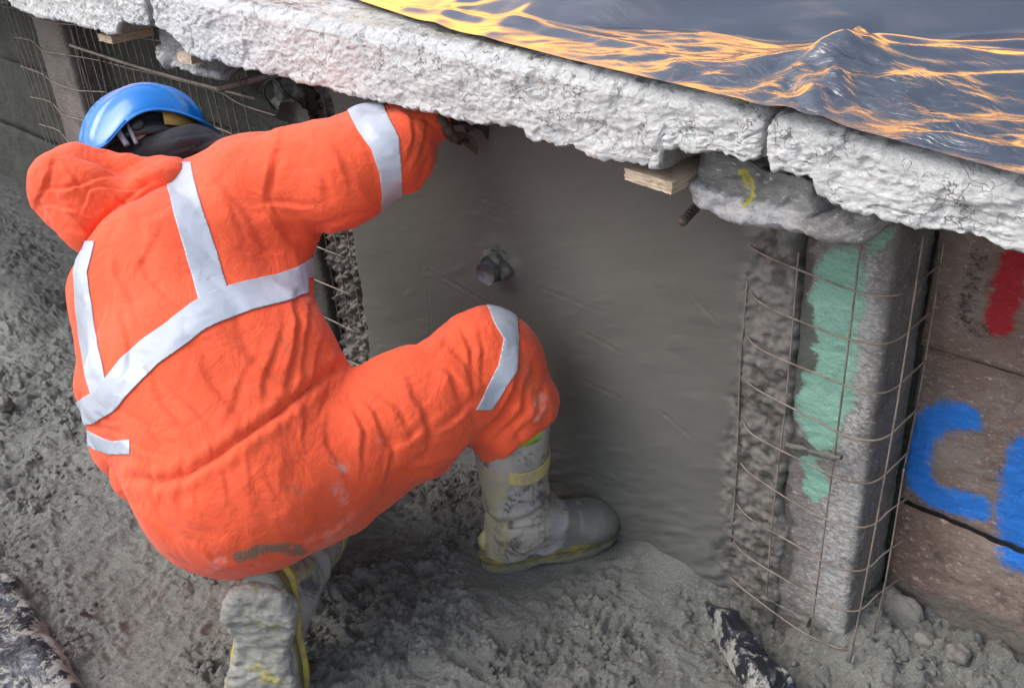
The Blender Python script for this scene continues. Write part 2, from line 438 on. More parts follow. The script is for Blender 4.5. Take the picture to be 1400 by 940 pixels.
def m_wood():
    g = MB('plywood', .8, .2); g.base((.58, .47, .35, 1))
    g.mix(g.ramp(g.noise(18, 5, .6, 0, (1, 1, 14)), .42, .62), (.33, .24, .16, 1), .7)
    g.mix(g.ramp(g.noise(6, 4), .45, .7), (.66, .56, .45, 1), .6)
    g.bump(g.noise(25, 5, .6, 0, (1, 1, 10)), .002); return g.done()
mat_wood = m_wood()
def m_boot():
    g = MB('grey_rubber_boot', .5, .45); g.base((.31, .295, .29, 1))
    g.mix(g.ramp(g.noise(9, 5, .6), .42, .62), (.42, .385, .33, 1), .85)
    g.mix(g.ramp(g.noise(13, 6, .75, .7), .53, .62), (.05, .05, .06, 1), .8)
    g.mix(g.ramp(g.noise(7, 6, .8, 1.0), .55, .62), (.17, .13, .09, 1), .7)
    g.mix(g.math('MULTIPLY', g.attr('scuff'), g.ramp(g.noise(12, 4), .3, .42)), (.135, .13, .115, 1), .92)
    g.mix(g.math('MULTIPLY', g.attr('heel'), g.ramp(g.noise(22, 6, .8, .5), .36, .56)), (.42, .385, .22, 1), .8)
    g.mix(g.ramp(g.noise(30, 6, .7), .6, .72), (.46, .44, .40, 1), .6)
    g.bump(g.noise(28, 5, .65), .003).bump(g.noise(150, 4), .0008); return g.done()
mat_boot = m_boot()
def m_sole():
    g = MB('muddy_yellow_sole', .65, .35); g.base((.44, .36, .06, 1))
    g.mix(g.ramp(g.noise(24, 6, .8, .5), .40, .56), (.17, .155, .12, 1), .92)
    g.mix(g.attr('mud'), (.52, .51, .455, 1), .97)
    g.mix(g.math('MULTIPLY', g.attr('mud'), g.ramp(g.noise(16, 6, .7, .5), .56, .64)), (.62, .56, .16, 1), .8)
    g.mix(g.math('MULTIPLY', g.attr('mud'), g.ramp(g.noise(60, 6, .8, 1.0, (1, 1, 2.5)), .57, .66)), (.15, .145, .13, 1), .7)
    g.bump(g.noise(60, 7, .8, 1.0, (1, 1, 2.5)), .012); return g.done()
mat_sole = m_sole()
mat_boot_band = m_plain('yellow_boot_band', (.50, .44, .16), .5, .4, 0, (.34, .29, .20), 22)
mat_welt = m_plain('yellow_welt', (.46, .38, .06), .6, .4, 0, (.24, .21, .13), 34)
mat_print = m_plain('grey_print', (.16, .15, .10), .6, .3, 0, None, 8, 0)
def m_film():
    g = MB('silver_grey_plastic_film', .09, .9); g.base((.012, .02, .036, 1))
    g.mix(g.ramp(g.noise(3, 5), .4, .7), (.03, .04, .06, 1), .7)
    g.mix(g.ramp(g.noise(22, 7, .8, .6, (1, 2.5, 1)), .69, .72), (.55, .55, .55, 1), .8)
    g.mix(g.ramp(g.noise(55, 5, .6), .74, .77), (.07, .05, .035, 1), .9)
    g.b.inputs['IOR'].default_value = 1.9
    g.b.inputs['Coat Weight'].default_value = .6; g.b.inputs['Coat Roughness'].default_value = .12
    g.rough(g.noise(7, 4), .14, .34)
    g.bump(g.noise(4, 3, .45, 1.2, (1.0, 1.6, 1, 0, 0, .5)), .003).bump(g.noise(30, 3, .5, 1.0, (1, 1, 1)), .00012)
    g.bump(g.math('MULTIPLY', g.attr('gathered'), g.noise(11, 4, .5, 1.4, (1.0, 2.6, 1, 0, 0, .45))), .007)
    g.mix(g.math('MULTIPLY', g.attr('gathered'), g.ramp(g.noise(70, 5, .7), .60, .68)), (.16, .13, .10, 1), .6)
    return g.done()
mat_film = m_film()
def m_bfilm():
    g = MB('black_plastic_sheet', .22, .7); g.base((.012, .014, .022, 1))
    g.mix(g.ramp(g.math('ADD', g.noise(26, 6, .75), g.math('MULTIPLY', g.attr('cement'), .16)), .60, .66), (.27, .272, .245, 1), .97)
    g.rough(g.ramp(g.noise(26, 6, .75), .50, .62), .36, .8)
    g.bump(g.noise(9, 4, .5, 1), .03); return g.done()
mat_bfilm = m_bfilm()
mat_stone = m_plain('cement_coated_stone', (.20, .19, .17), .8, .3, 0, (.13, .12, .105), 9, .004, 50)
mat_tapeend = m_plain('grey_taped_pipe_end', (.17, .18, .20), .5, .4, 0, (.07, .068, .06), 26, .006, 40)
mat_soil = m_plain('dry_ground', (.15, .13, .10), .95, .2, 0, (.20, .18, .14), 3, .02, 6)

# ------------------------------------------------------------------ the ground: wet slumped mortar
YW = 1.392; YB = 1.52
def axis(lo, hi, h, far_lo, far_hi):
    a = list(np.arange(lo, hi+h/2, h)); s = h; x = lo
    L = []
    while x > far_lo: s *= 1.25; x -= s; L.append(x)
    s = h; x = hi; R = []
    while x < far_hi: s *= 1.25; x += s; R.append(x)
    return np.array(L[::-1]+a+R)
def ground_h(P):
    x, y = P[:, 0], P[:, 1]
    q = np.stack([x, y, np.zeros_like(x)], -1)
    near = sstep(9, 4, np.hypot(x+1.3, y-.8))
    h = .018*fbm(q, 2.3, 3, 1)
    warp = q+.03*np.stack([noise(q, 12, 31), noise(q, 12, 32), 0*x], -1)
    patch = sstep(-.35, .35, noise(q, 4.0, 5)+.25*noise(q, 9, 6))
    cl = np.maximum(fbm(warp, 26, 5, 9, .68), -.5)
    h = h+near*(.005+.010*patch)*cl+near*.0035*(1-2*np.abs(noise(warp, 45, 19)))*(.4+.6*patch)
    h = h+near*.008*fbm(warp, 9, 3, 12)+near*(.3+.7*patch)*(crumple(q, .030, .45, 4, 14)+crumple(q, .013, .5, 5, 14))
    h = h-near*.010*sstep(.55, .9, ridged(warp, 5, 2, 44)-.6)*patch     # slump cracks
    # streaks dragged along
    w = np.clip(YW-y, 0, 9)
    far = sstep(-2.4, -3.4, x)
    fil = (.055-.03*far)*np.exp(-(w/(.075+.05*far))**1.2)
    fil = fil*(1-.98*sstep(-.98, -.74, x)); h = h+.105*sstep(1.30, 1.50, y+.02*noise(q, 7, 88))*sstep(-.74, -.62, x)
    h = h*(1-.8*np.exp(-(w/.10)**2)*(1-sstep(-1.0, -.8, x)))+fil
    # foot prints / scooped hollows
    for px, py, r, dz in ((560, 700, .10, -.03), (480, 830, .13, -.028), (240, 850, .10, -.02), (150, 780, .13, -.018), (600, 850, .12, .02), (860, 850, .12, .025), (640, 800, .08, .018)):
        c = on_z(px, py); d2 = ((x-c[0])**2+(y-c[1])**2)/r**2
        h = h+dz*np.exp(-d2)
    for c in ((-1.27, 1.25, .16),):              # mortar pressed down beneath the boot
        d = np.hypot(x-c[0], y-c[1]); h = np.where(d < .3, h*sstep(.12, .26, d)+h*0, h) if False else h
    return h
xs = axis(-3.3, .1, .0043, -600, 600); xs = np.concatenate([xs[xs < -5.4], np.arange(-5.4, -3.305, .014), xs[xs >= -3.3]]); ys = axis(.1, 1.56, .0043, -600, 1.6)
GX, GY = np.meshgrid(xs, ys, indexing='ij'); GP = np.stack([GX.ravel(), GY.ravel(), np.zeros(GX.size)], -1)
GH = ground_h(GP)
bf = np.array([-1.272, 1.25])                     # flatten under the planted boot
u = np.array([.44, .90]); u = u/np.linalg.norm(u); dl = (GP[:, :2]-bf)@u; dt = (GP[:, :2]-bf)@np.array([-u[1], u[0]])
near = np.sqrt((dl/.20)**2+(dt/.10)**2); k = sstep(1.5, .75, near); GH = GH*(1-k)+k*(.002)
GP[:, 2] = GH
wet_ = sstep(.62, .25, YW-GP[:, 1]+.10*noise(GP*[1, 1, 0], 5, 3))*sstep(-1.9, -2.7, GP[:, 0])
ground = mesh('ground', GP, grid_faces(len(xs), len(ys)), mat_mud, attrs={'wet': wet_}); tag(ground, kind='structure')
# raised ground that the wall holds back
V = [(-600, 1.62, 1.0), (600, 1.62, 1.0), (600, 600, 1.0), (-600, 600, 1.0), (-600, 1.62, -1.0), (600, 1.62, -1.0)]
tag(mesh('upper_ground', V, [(0, 1, 2, 3), (4, 5, 1, 0)], mat_soil, smooth=False), kind='structure')

# ------------------------------------------------------------------ the old wall
def on_block(px, py, y=YB):
    p = on_y(px, py, y); return (p[0], p[2])
wall = thing('retaining_wall', 'long precast concrete retaining wall with graffiti blocks and wire mesh behind the worker', 'wall', (-1.5, YB, 0))
BAYS = [(-.60, 1.25), (-2.28, -.86), (-3.72, -2.50), (-5.6, -3.98)]
def slab_block(x0, x1, z0, z1, y, mat, parent, h=.012, fine=False, name='block'):
    g = .006; x0 += g; x1 -= g; z0 += g*.6; z1 -= g*.6
    nx = max(2, int((x1-x0)/h)+1); nz = max(2, int((z1-z0)/h)+1)
    X, Zg = np.meshgrid(np.linspace(x0, x1, nx), np.linspace(z0, z1, nz), indexing='ij')
    X = X.ravel(); Zg = Zg.ravel(); P = np.stack([X, np.full_like(X, y), Zg], -1)
    e = np.minimum(np.minimum(X-x0, x1-X), np.minimum(Zg-z0, z1-Zg))
    P[:, 1] += -.004*fbm(P, 14, 4, 3)-.0025*fbm(P, 60, 2, 8)+.014*np.exp(-e/.007)+.010*sstep(.35, .7, noise(P, 18, 7))*np.exp(-e/.03)
    Fc = grid_faces(nx, nz)
    A = {}
    X2, Z2 = P[:, 0]+.004*noise(P, 40, 2), P[:, 2]+.004*noise(P, 40, 4)
    def stroke(pts, wpx):
        q = [on_block(*p) for p in pts]; d = polydist(X2, Z2, q); return 1-sstep(.4, 2.1, d/wpx)
    if fine:
        A['blue_paint'] = np.maximum(stroke([(1318, 574), (1300, 569), (1278, 574), (1258, 596), (1250, 632), (1256, 662), (1280, 684), (1333, 694)], .021), stroke([(1408, 622), (1398, 660), (1388, 700), (1392, 760)], .028))
        A['red_paint'] = np.maximum(stroke([(1393, 345), (1381, 385), (1367, 440)], .019), .75*stroke([(1380, 390), (1412, 396)], .018))
        A['black_paint'] = .5*stroke([(1338, 350), (1326, 395), (1318, 440), (1345, 450)], .012)
        A['white_paint'] = stroke([(1250, 520), (1300, 610), (1345, 640), (1400, 560)], .06)*.45
        A['mortar'] = (1-sstep(.12, .22, Z2+.03*noise(P, 6, 5)))*1.0
    me = mesh(name, P, Fc, mat, parent, attrs=A)
    # sides going back
    return me
ZC = [-.03, .328, .667, 1.02]
for bi, (a, b) in enumerate(BAYS):
    for k in range(3):
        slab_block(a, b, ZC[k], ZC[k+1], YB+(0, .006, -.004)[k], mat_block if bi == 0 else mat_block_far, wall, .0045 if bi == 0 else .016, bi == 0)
# backing so joints read dark
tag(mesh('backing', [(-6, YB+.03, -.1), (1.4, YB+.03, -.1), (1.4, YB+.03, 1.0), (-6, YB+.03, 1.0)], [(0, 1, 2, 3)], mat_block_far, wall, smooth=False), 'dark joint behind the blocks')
# pilasters
def pilaster(x0, x1, y0, mat, detail=.006, sleeve=False, ztop=1.02, name='pilaster'):
    ch = .012; prof = [(x0, YB+.02), (x0, y0+ch), (x0+ch, y0)]
    n = max(2, int((x1-x0-2*ch)/detail))
    prof += [(x0+ch+(x1-x0-2*ch)*t/n, y0) for t in range(1, n+1)] + [(x1-ch*.3, y0+ch*.35), (x1, y0+ch)]
    m = max(2, int((YB-y0)/detail)); prof += [(x1, y0+ch+(YB+.02-y0-ch)*t/m) for t in range(1, m+1)]
    prof = np.array(prof); nz = int((ztop+.05)/detail)+1; zs = np.linspace(-.05, ztop, nz)
    P = np.array([[p[0], p[1], z] for p in prof for z in zs])
    Fc = grid_faces(len(prof), nz); N = normals(P, Fc)
    P = P+N*(.0035*fbm(P, 12, 4, 21)+.0018*fbm(P, 55, 2, 25))[:, None]
    A = {}
    if sleeve:
        px, py = topx(P); px = px+6*noise(P, 30, 3)+9*noise(P, 12, 5); py = py+8*noise(P, 22, 4)
        front = (N[:, 1] < -.7)
        d = polydist(px, py, [(1208, 318), (1192, 338)]); g = .7*(1-sstep(2, 26, d))
        for pts, vs in (([(1148, 372), (1142, 430), (1128, 500), (1125, 560), (1128, 600)], [36, 42, 46, 42, 26]), ([(1105, 628), (1120, 668)], [14, 16]), ([(1086, 430), (1098, 445)], [12, 14])):
            d, v = polydist(px, py, pts, vs); g = np.maximum(g, 1-sstep(.6, 1.35, d/v))
        A['green_paint'] = g*front
        d, v = polydist(px, py, [(1190, 360), (1180, 480), (1168, 600), (1150, 700), (1140, 800), (1130, 880)], [12, 16, 20, 30, 34, 30])
        A['white_paint'] = (1-sstep(.0, 2.6, d/v))*.60*front
        A['mortar'] = np.maximum(1-sstep(x0+.015, x0+.035, P[:, 0]+.035*noise(P, 10, 3)+.02*noise(P, 35, 3)+.05*(1-sstep(.0, .03, np.abs(P[:, 2]-.46)))*-1), (1-sstep(.02, .12, P[:, 2]))*.6)
    return mesh(name, P, Fc, mat, wall, attrs=A)
p_l = on_y(1078, 560, 1.40)[0]; p_r = on_y(1196, 560, 1.40)[0]
pilaster(p_l, p_r, 1.40, mat_pil, .0045, True)
pilaster(-2.50, -2.28, 1.40, mat_block_far, .012)
pilaster(-3.98, -3.72, 1.40, m_conc('old_pilaster_concrete', (.22, .19, .165, 1), (.27, .24, .215, 1), (.12, .10, .09, 1)), .012)


# mortar render over the middle bay: smooth panel, ragged both ends
hx = .0048
xr = np.arange(-2.30, -.715, hx); zr = np.arange(-.03, 1.035, hx)
RX, RZ = np.meshgrid(xr, zr, indexing='ij'); RX = RX.ravel(); RZ = RZ.ravel()
P = np.stack([RX, np.zeros_like(RX), RZ], -1)
wob = .020*noise(P, 9, 1)+.010*noise(P, 30, 2)
le = -2.085+.008*noise(P, 14, 6); re = -.885+wob*1.6+.018*noise(P, 5, 3)
R = sstep(re-.022, re+.028, RX); L = 1-sstep(le-.006, le+.006, RX)
lum = fbm(P, 42, 4, 14, .7)+.6*(crumple(P, .03, 14, 3)+crumple(P, .014, 22, 5))
tr = P.copy(); tr[:, 0] = RX*.9+RZ*.45; tr[:, 2] = RZ*3.2-RX*1.4
y = YW+.0009*fbm(tr, 5, 3, 40)-.0012*sstep(.3, .8, noise(tr, 9, 41))
low = sstep(.30, .05, RZ+.04*noise(P, 6, 9))*(1-R)
y = y-.012*low*low-.0035*low*fbm(tr, 16, 3, 43)
y = y+R*(.003-.0070*np.clip(lum, -.8, 1.2)+.06*sstep(-.012, .008, RX+.752+.028*noise(P*[0, 0, 1], 7, 21)+.012*noise(P, 30, 22))) + L*(.045-.022*lum)
# fine scored trowel marks
for pts in ([(640, 285), (690, 300)], [(650, 268), (690, 283)], [(585, 370), (700, 430)], [(738, 392), (830, 430)], [(586, 400), (588, 460)], [(560, 450), (585, 462)], [(800, 455), (850, 480)], [(800, 640), (860, 665)], [(930, 385), (980, 440)], [(900, 560), (950, 600)], [(800, 520), (850, 545)], [(830, 640), (850, 655)]):
    q = [(on_y(*p, YW)[0], on_y(*p, YW)[2]) for p in pts]
    d = polydist(RX+.004*noise(P, 12, 3), RZ+.004*noise(P, 12, 8), q); y = y+.0028*np.exp(-(d/.0026)**2)*(.35+noise(P, 40, 9))-.0006*np.exp(-((d-.008)/.004)**2)
# splash collar where the pipe comes out
pc = on_y(690, 362, YW)
d = np.hypot(RX-pc[0], RZ-pc[2]); y = y-.012*np.exp(-(d/.055)**4)*(1+.8*fbm(P, 22, 3, 50))
P[:, 1] = y
render_o = mesh('mortar_coat', P, grid_faces(len(xr), len(zr)), mat_render, wall, attrs={'rough': np.clip(R+L+.7*np.exp(-(d/.05)**4), 0, 1)})
render_o['label'] = 'fresh grey trowelled mortar coat with ragged dark edges'

def lumpy_tube(a, b, ra, rb, amp, seed, nseg=40, nl=24):
    a = np.array(a); b = np.array(b); T = (b-a)/np.linalg.norm(b-a); u_ = np.cross(T, [0, 0, 1]); u_ /= np.linalg.norm(u_); w_ = np.cross(T, u_)
    V = []
    for k in range(nl):
        t = k/(nl-1)
        for s in range(nseg):
            an = 2*math.pi*s/nseg; V.append(a+(b-a)*t+(ra+(rb-ra)*t)*(math.cos(an)*u_+math.sin(an)*w_))
    V = np.array(V); cen = a+(b-a)*np.repeat(np.arange(nl)/(nl-1), nseg)[:, None]
    n = V-cen; n /= np.linalg.norm(n, axis=1)[:, None]
    V = V+n*(amp*fbm(V, 30, 3, seed))[:, None]
    Fc = [tuple(int(x) for x in q) for q in grid_faces(nl, nseg)]
    Fc += [(k*nseg+nseg-1, (k+1)*nseg+nseg-1, (k+1)*nseg, k*nseg) for k in range(nl-1)]
    Fc += [tuple(range(nseg))[::-1], tuple((nl-1)*nseg+s for s in range(nseg))]
    return V, Fc
# ------------------------------------------------------------------ wire mesh
def wire(pts, r, parent, mat=None, name='wire', m=5):
    V, Fc = tube(smoothpath(pts, m), r, 6); return mesh(name, V, Fc, mat or mat_wire, parent)
cage = thing('steel_mesh', 'rusty wire mesh wrapped round the green painted pilaster at right', 'wire mesh', (-.7, 1.38, 0))
rows = [(1020, 336), (1022, 399), (1018, 461), (1017, 522), (1014, 579), (1010, 634), (1005, 690), (1000, 741), (996, 790), (992, 838)]
for k, (a, b) in enumerate(rows):
    p = on_y(a, b, 1.388); z = p[2]; j = lambda s: random.uniform(-s, s)
    xe = p_r+.024+j(.005)
    pts = [(p[0], 1.394, z), (-.815, 1.380+j(.003), z-.006+j(.006)), (-.70, 1.372+j(.004), z-.012+j(.007)), (xe-.055, 1.368, z-.014+j(.003)), (xe-.012, 1.380, z-.012), (xe+.004, 1.405, z-.008), (xe+.009, 1.44, z), (xe+.014+(.0 if k < 5 else .01), 1.49+(0 if k < 5 else .005), z+.010)]
    wire(pts, .0018, cage)
for (a, b, r, s) in (((1074, 606), (1150, 627), .007, 91), ((1042, 814), (1108, 850), .006, 92)):
    V, Fc = lumpy_tube(on_y(*a, 1.378), on_y(*b, 1.374), r, r*.8, .008, s, 14, 26); mesh('mortar_clot', V, Fc, mat_render, cage)
def vwire(top, bot, y0, y1, bend=0.0):
    a = on_y(*top, y0); b = on_y(*bot, y1); m1 = a*.66+b*.34; m2 = a*.33+b*.67
    m1[0] += random.uniform(-.004, .004)+bend; m2[0] += random.uniform(-.004, .004)+bend
    wire([a, m1, m2, b], .0018, cage)
vwire((1092, 345), (1046, 830), 1.384, 1.384); vwire((1178, 322), (1108, 870), 1.370, 1.372)
vwire((1263, 322), (1162, 905), 1.385, 1.365, .004); vwire((1291, 330), (1236, 640), 1.49, 1.49); vwire((1236, 640), (1190, 880), 1.455, 1.43, .004)
vwire((1022, 380), (1000, 740), 1.392, 1.392)
# far mesh
fm = thing('steel_mesh', 'thin wire mesh panel fixed over the dark old wall at far left', 'wire mesh', (-3, 1.44, 0))
ym = 1.43
for k in range(46):
    x = -4.3+.052*k+random.uniform(-.004, .004)
    if x > -2.12: break
    wire([(x, ym-.01, 1.0), (x+random.uniform(-.008, .008), ym-.02 if x < -3.6 and x > -4.05 else ym, .6), (x+random.uniform(-.01, .01), ym, .08)], .0024, fm)
for z in (.12, .24, .36, .48, .60, .72, .84, .955):
    y_ = lambda x: 1.385 if -4.0 < x < -3.65 or x > -2.56 else ym-.005
    wire([(x, y_(x)+random.uniform(-.003, .003), z+random.uniform(-.006, .006)) for x in np.linspace(-4.3, -2.12, 12)], .0024, fm)
a = on_y(375, 150, 1.36)
# dark rods hanging in the recess
for q0, q1, lab in (((98, 40), (130, 150), 'longer upright steel rod, the left one in the dark recess beside the far pilaster'), ((135, 72), (150, 140), 'short upright steel rod just above the blue helmet')):
    tag(wire([on_y(*q0, 1.41), on_y((q0[0]+q1[0])/2, (q0[1]+q1[1])/2, 1.41), on_y(*q1, 1.41)], .006, None, mat_rebar, 'steel_rod'), lab, 'rod')
rl = wire([on_y(96, 62, 1.40), on_y(200, 95, 1.40), on_y(350, 135, 1.40)], .006, None, mat_wire, 'steel_strip')
tag(rl, 'thin pale steel rod running level along the far mesh above the helmet', 'rod')
cable = wire([on_y(400, 108, 1.33), on_y(385, 104, 1.33), on_y(365, 112, 1.33), on_y(362, 130, 1.35), on_y(375, 150, 1.38)], .003, None, mat_blackp, 'cable')
tag(cable, 'thin black cable looping under the coping above the orange shoulder', 'cable')
cable2 = wire([on_y(355, 128, 1.36), on_y(362, 112, 1.34), on_y(378, 110, 1.32), on_y(392, 128, 1.33), on_y(412, 142, 1.36)], .0025, None, mat_blackp, 'cable')
tag(cable2, 'black cable bent in an arch beside the mortar lump under the coping', 'cable')

# ------------------------------------------------------------------ pipe stub and rebar
c0 = on_y(690, 358, YW+.01); c1 = on_y(663, 375, YW-.062)
pipe = thing('pipe_stub', 'mortar covered pipe stub with grey taped end poking out of the fresh panel', 'pipe', tuple(c0))
V, Fc = lumpy_tube(c0, c0*.22+c1*.78, .052, .029, .016, 60); mesh('mortar_collar', V, Fc, mat_render, pipe)
V, Fc = lumpy_tube(c0*.3+c1*.7, c1, .0255, .026, .001, 61); mesh('pipe_end', V, Fc, mat_tapeend, pipe)
def rebar(p0, p1, r, label):
    p0 = np.array(p0); p1 = np.array(p1); n = 60
    pts = [p0+(p1-p0)*t/(n-1) for t in range(n)]; rr = [r*(1+.16*(1 if (t % 5) < 2 else 0)) for t in range(n)]
    V, Fc = tube(pts, rr, 10); o = mesh('rebar_stub', V, Fc, mat_rebar); return tag(o, label, 'rebar')
rebar(on_y(975, 258, 1.40), on_y(932, 304, 1.29), .008, 'short ribbed rebar stub pointing down beside the right corbel')
rebar(on_y(382, 100, 1.36), on_y(300, 122, 1.34), .009, 'ribbed rebar slanting under the coping near the left wooden shim')
V, Fc = lumpy_tube(on_y(415, 125, 1.44), on_y(400, 158, 1.36), .07, .04, .02, 66); tag(mesh('mortar_lump', V, Fc, mat_render), 'dark lump of mortar on the wall under the coping above the shoulder', 'mortar')
V, Fc = lumpy_tube(on_y(588, 158, 1.40), on_y(640, 172, 1.385), .014, .010, .006, 67); tag(mesh('mortar_blob', V, Fc, mat_render), 'small dark blob of mortar under the coping by the glove', 'mortar')

# ------------------------------------------------------------------ coping slabs
YC = 1.19
def coping(name, label, outline_px, top_px, seed, xl=None, xr_=None):
    pts = np.array([[on_y(*p, YC)[0], on_y(*p, YC)[2]] for p in outline_px])
    for k in range(1, len(pts)):
        if pts[k, 0] <= pts[k-1, 0]: pts[k, 0] = pts[k-1, 0]+.002
    x0, x1 = pts[0, 0], pts[-1, 0]
    if xl is not None: x0 = xl
    if xr_ is not None: x1 = xr_
    h = .0042; X = np.arange(x0, x1+h/2, h); zb = np.interp(X, pts[:, 0], pts[:, 1])
    q = np.stack([X, 0*X, 0*X], -1)
    zb = zb+.004*fbm(q, 18, 3, seed)+.003*noise(q, 70, seed+3)
    tp = np.array([[on_y(*p, YC)[0], on_y(*p, YC)[2]] for p in top_px]); zt = np.interp(X, tp[:, 0], tp[:, 1])
    nf = 34; prof = []
    R0 = .024
    ub = [(1.62, 0), (1.50, 0), (1.40, 0), (1.34, 0), (1.29, 0), (1.26, 0), (1.235, 0), (1.215, 0), (1.203, 0)]
    cols = []
    for (yy, _) in ub: cols.append((np.full_like(X, yy), zb+.0*X, 'u'))
    for t in np.linspace(0, 1, nf): cols.append((np.full_like(X, YC), zb+.006+(zt-R0-zb-.006)*t, 'f'))
    for an in np.linspace(10, 90, 7): a_ = math.radians(an); cols.append((np.full_like(X, YC+R0*(1-math.cos(a_))*1.6), zt-R0+R0*math.sin(a_), 'r'))
    for yy in list(np.arange(YC+R0*1.6+.006, 1.56, .008)): cols.append((np.full_like(X, yy), zt+(yy-YC-.04)*.03, 't'))
    P = np.stack([np.stack([X, c[0], c[1]], -1) for c in cols], 1).reshape(-1, 3)
    nv = len(cols); Fc = grid_faces(len(X), nv)
    kind = np.array([{'u': 0, 'f': 1, 'r': 2, 't': 3}[c[2]] for c in cols]); K = np.tile(kind, len(X))
    N = normals(P, Fc)
    if N[K == 1][:, 1].mean() > 0: Fc = Fc[:, ::-1].copy(); N = -N
    e = np.minimum(P[:, 0]-x0, x1-P[:, 0])
    disp = .0022*fbm(P, 9, 3, seed+1)+crumple(P*[1, 1, 1.7], .06, .06, seed)+crumple(P*[1, 1, 1.5], .018, .12, seed+1)+.0026*fbm(P*[1, 1, 1.8], 85, 2, seed+12, .6)-.006*sstep(.015, .0, np.abs(noise(P, 7, seed+31)))*sstep(-.1, .2, noise(P, 4, seed+33))
    disp = disp-.005*sstep(.38, .48, noise(P, 16, seed+4))-.004*sstep(.36, .42, noise(P, 38, seed+6))
    disp = disp-.007*np.exp(-e/.006)*(.7+.5*noise(P, 30, seed))
    # shallow ledge where the lower face sits proud
    disp = disp+np.where(K == 1, .003*sstep(.2, .0, noise(P*[1, 1, 3], 5, seed+9)), 0)
    disp = np.where(K == 3, disp*.6, disp)
    P = P+N*disp[:, None]
    # close the ends
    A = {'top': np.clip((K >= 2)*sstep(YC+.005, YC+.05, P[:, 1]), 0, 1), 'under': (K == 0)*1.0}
    Fl = [tuple(int(v) for v in f) for f in Fc]
    Fl.append(tuple(range(nv))); Fl.append(tuple((len(X)-1)*nv+k for k in range(nv))[::-1])
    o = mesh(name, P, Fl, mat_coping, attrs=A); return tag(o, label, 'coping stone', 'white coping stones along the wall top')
def shift(L, dx, dy): return [(x+dx, y+dy) for x, y in L]
TOP = [(-60, -85), (340, 10), (700, 75), (1000, 140), (1400, 248), (1500, 275)]
coping('coping_slab', 'white rough coping slab in the middle with round top edge, above the worker', [(212, 38), (236, 48), (249, 66), (258, 76), (292, 86), (340, 97), (440, 121), (540, 147), (600, 160), (640, 170), (700, 176), (716, 177), (722, 187), (731, 196), (752, 198), (772, 206), (840, 221), (893, 234), (903, 233), (906, 205), (925, 205), (940, 210), (985, 214), (1012, 222), (1040, 219)], TOP, 1)
coping('coping_slab', 'white rough coping slab at right with cracked face, partly covered by silver film', [(1046, 226), (1058, 238), (1085, 240), (1112, 250), (1117, 274), (1135, 284), (1190, 300), (1300, 325), (1400, 350), (1600, 404)], TOP, 5, xr_=.9)
coping('coping_slab', 'white rough coping slab at far left end above the mesh wall', [(16, 12), (60, 28), (68, 26), (120, 40), (160, 49), (163, 34), (185, 35), (204, 40)], TOP, 9)
dc = coping('coping_slab', 'dark unpainted coping slab at the left picture edge', [(-300, -70), (-60, -8), (10, 10)], [(-300, -170), (15, -70)], 13)
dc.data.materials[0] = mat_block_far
# mortar joints between slabs
for (a, b, lab) in (((1042, 158), (1046, 218), 'narrow grey mortar joint between the middle and right coping slabs'), ((205, -10), (209, 36), 'grey mortar joint between the left and middle coping slabs')):
    p, q = on_y(*a, YC+.02), on_y(*b, YC+.02)
    V, Fc = lumpy_tube((p[0], YC+.026, p[2]-.01), (q[0], YC+.024, q[2]+.006), .016, .015, .004, 80, 16, 18)
    tag(mesh('mortar_joint', V, Fc, mat_stone), lab, 'mortar')

# ------------------------------------------------------------------ shims and corbels
def shim(px, yfront, w, dpt, th, label, rot=0.0, tilt=0.0):
    p = on_y(*px, yfront)
    t = thing('wooden_shim', label, 'shim', tuple(p), 'plywood shims under the coping')
    t.rotation_euler = (0, tilt, rot)
    n = 4
    for k in range(n):                            # plies
        nx, ny = 16, 12
        z0 = -th+k*th/n; z1 = z0+th/n-.0006
        ins = random.uniform(0, .0015)
        V = []; 
        for i in range(nx):
            V += [(ins+(w-2*ins)*i/(nx-1), ins+random.uniform(-.0012, .0012), z0), (ins+(w-2*ins)*i/(nx-1), dpt, z0), (ins+(w-2*ins)*i/(nx-1), dpt, z1), (ins+(w-2*ins)*i/(nx-1), ins+random.uniform(-.0012, .0012), z1)]
        Fc = []
        for i in range(nx-1):
            for s in range(4): Fc.append((i*4+s, i*4+(s+1) % 4, (i+1)*4+(s+1) % 4, (i+1)*4+s))
        Fc += [(3, 2, 1, 0), tuple((nx-1)*4+s for s in range(4))]
        me = bpy.data.meshes.new('ply'); me.from_pydata(V, [], Fc); me.materials.append(mat_wood)
        o = bpy.data.objects.new('ply', me); COL.objects.link(o); o.parent = t
    return t
shim((853, 229), 1.205, .098, .13, .021, 'pale plywood shim wedged under the middle slab near the yellow marked corbel', 0, .06)
shim((133, 46), 1.215, .088, .13, .021, 'pale wooden shim under the left coping slab, farthest left')
shim((240, 72), 1.205, .075, .16, .021, 'pale wooden shim beside the left corbel above the blue helmet', 0, .02)
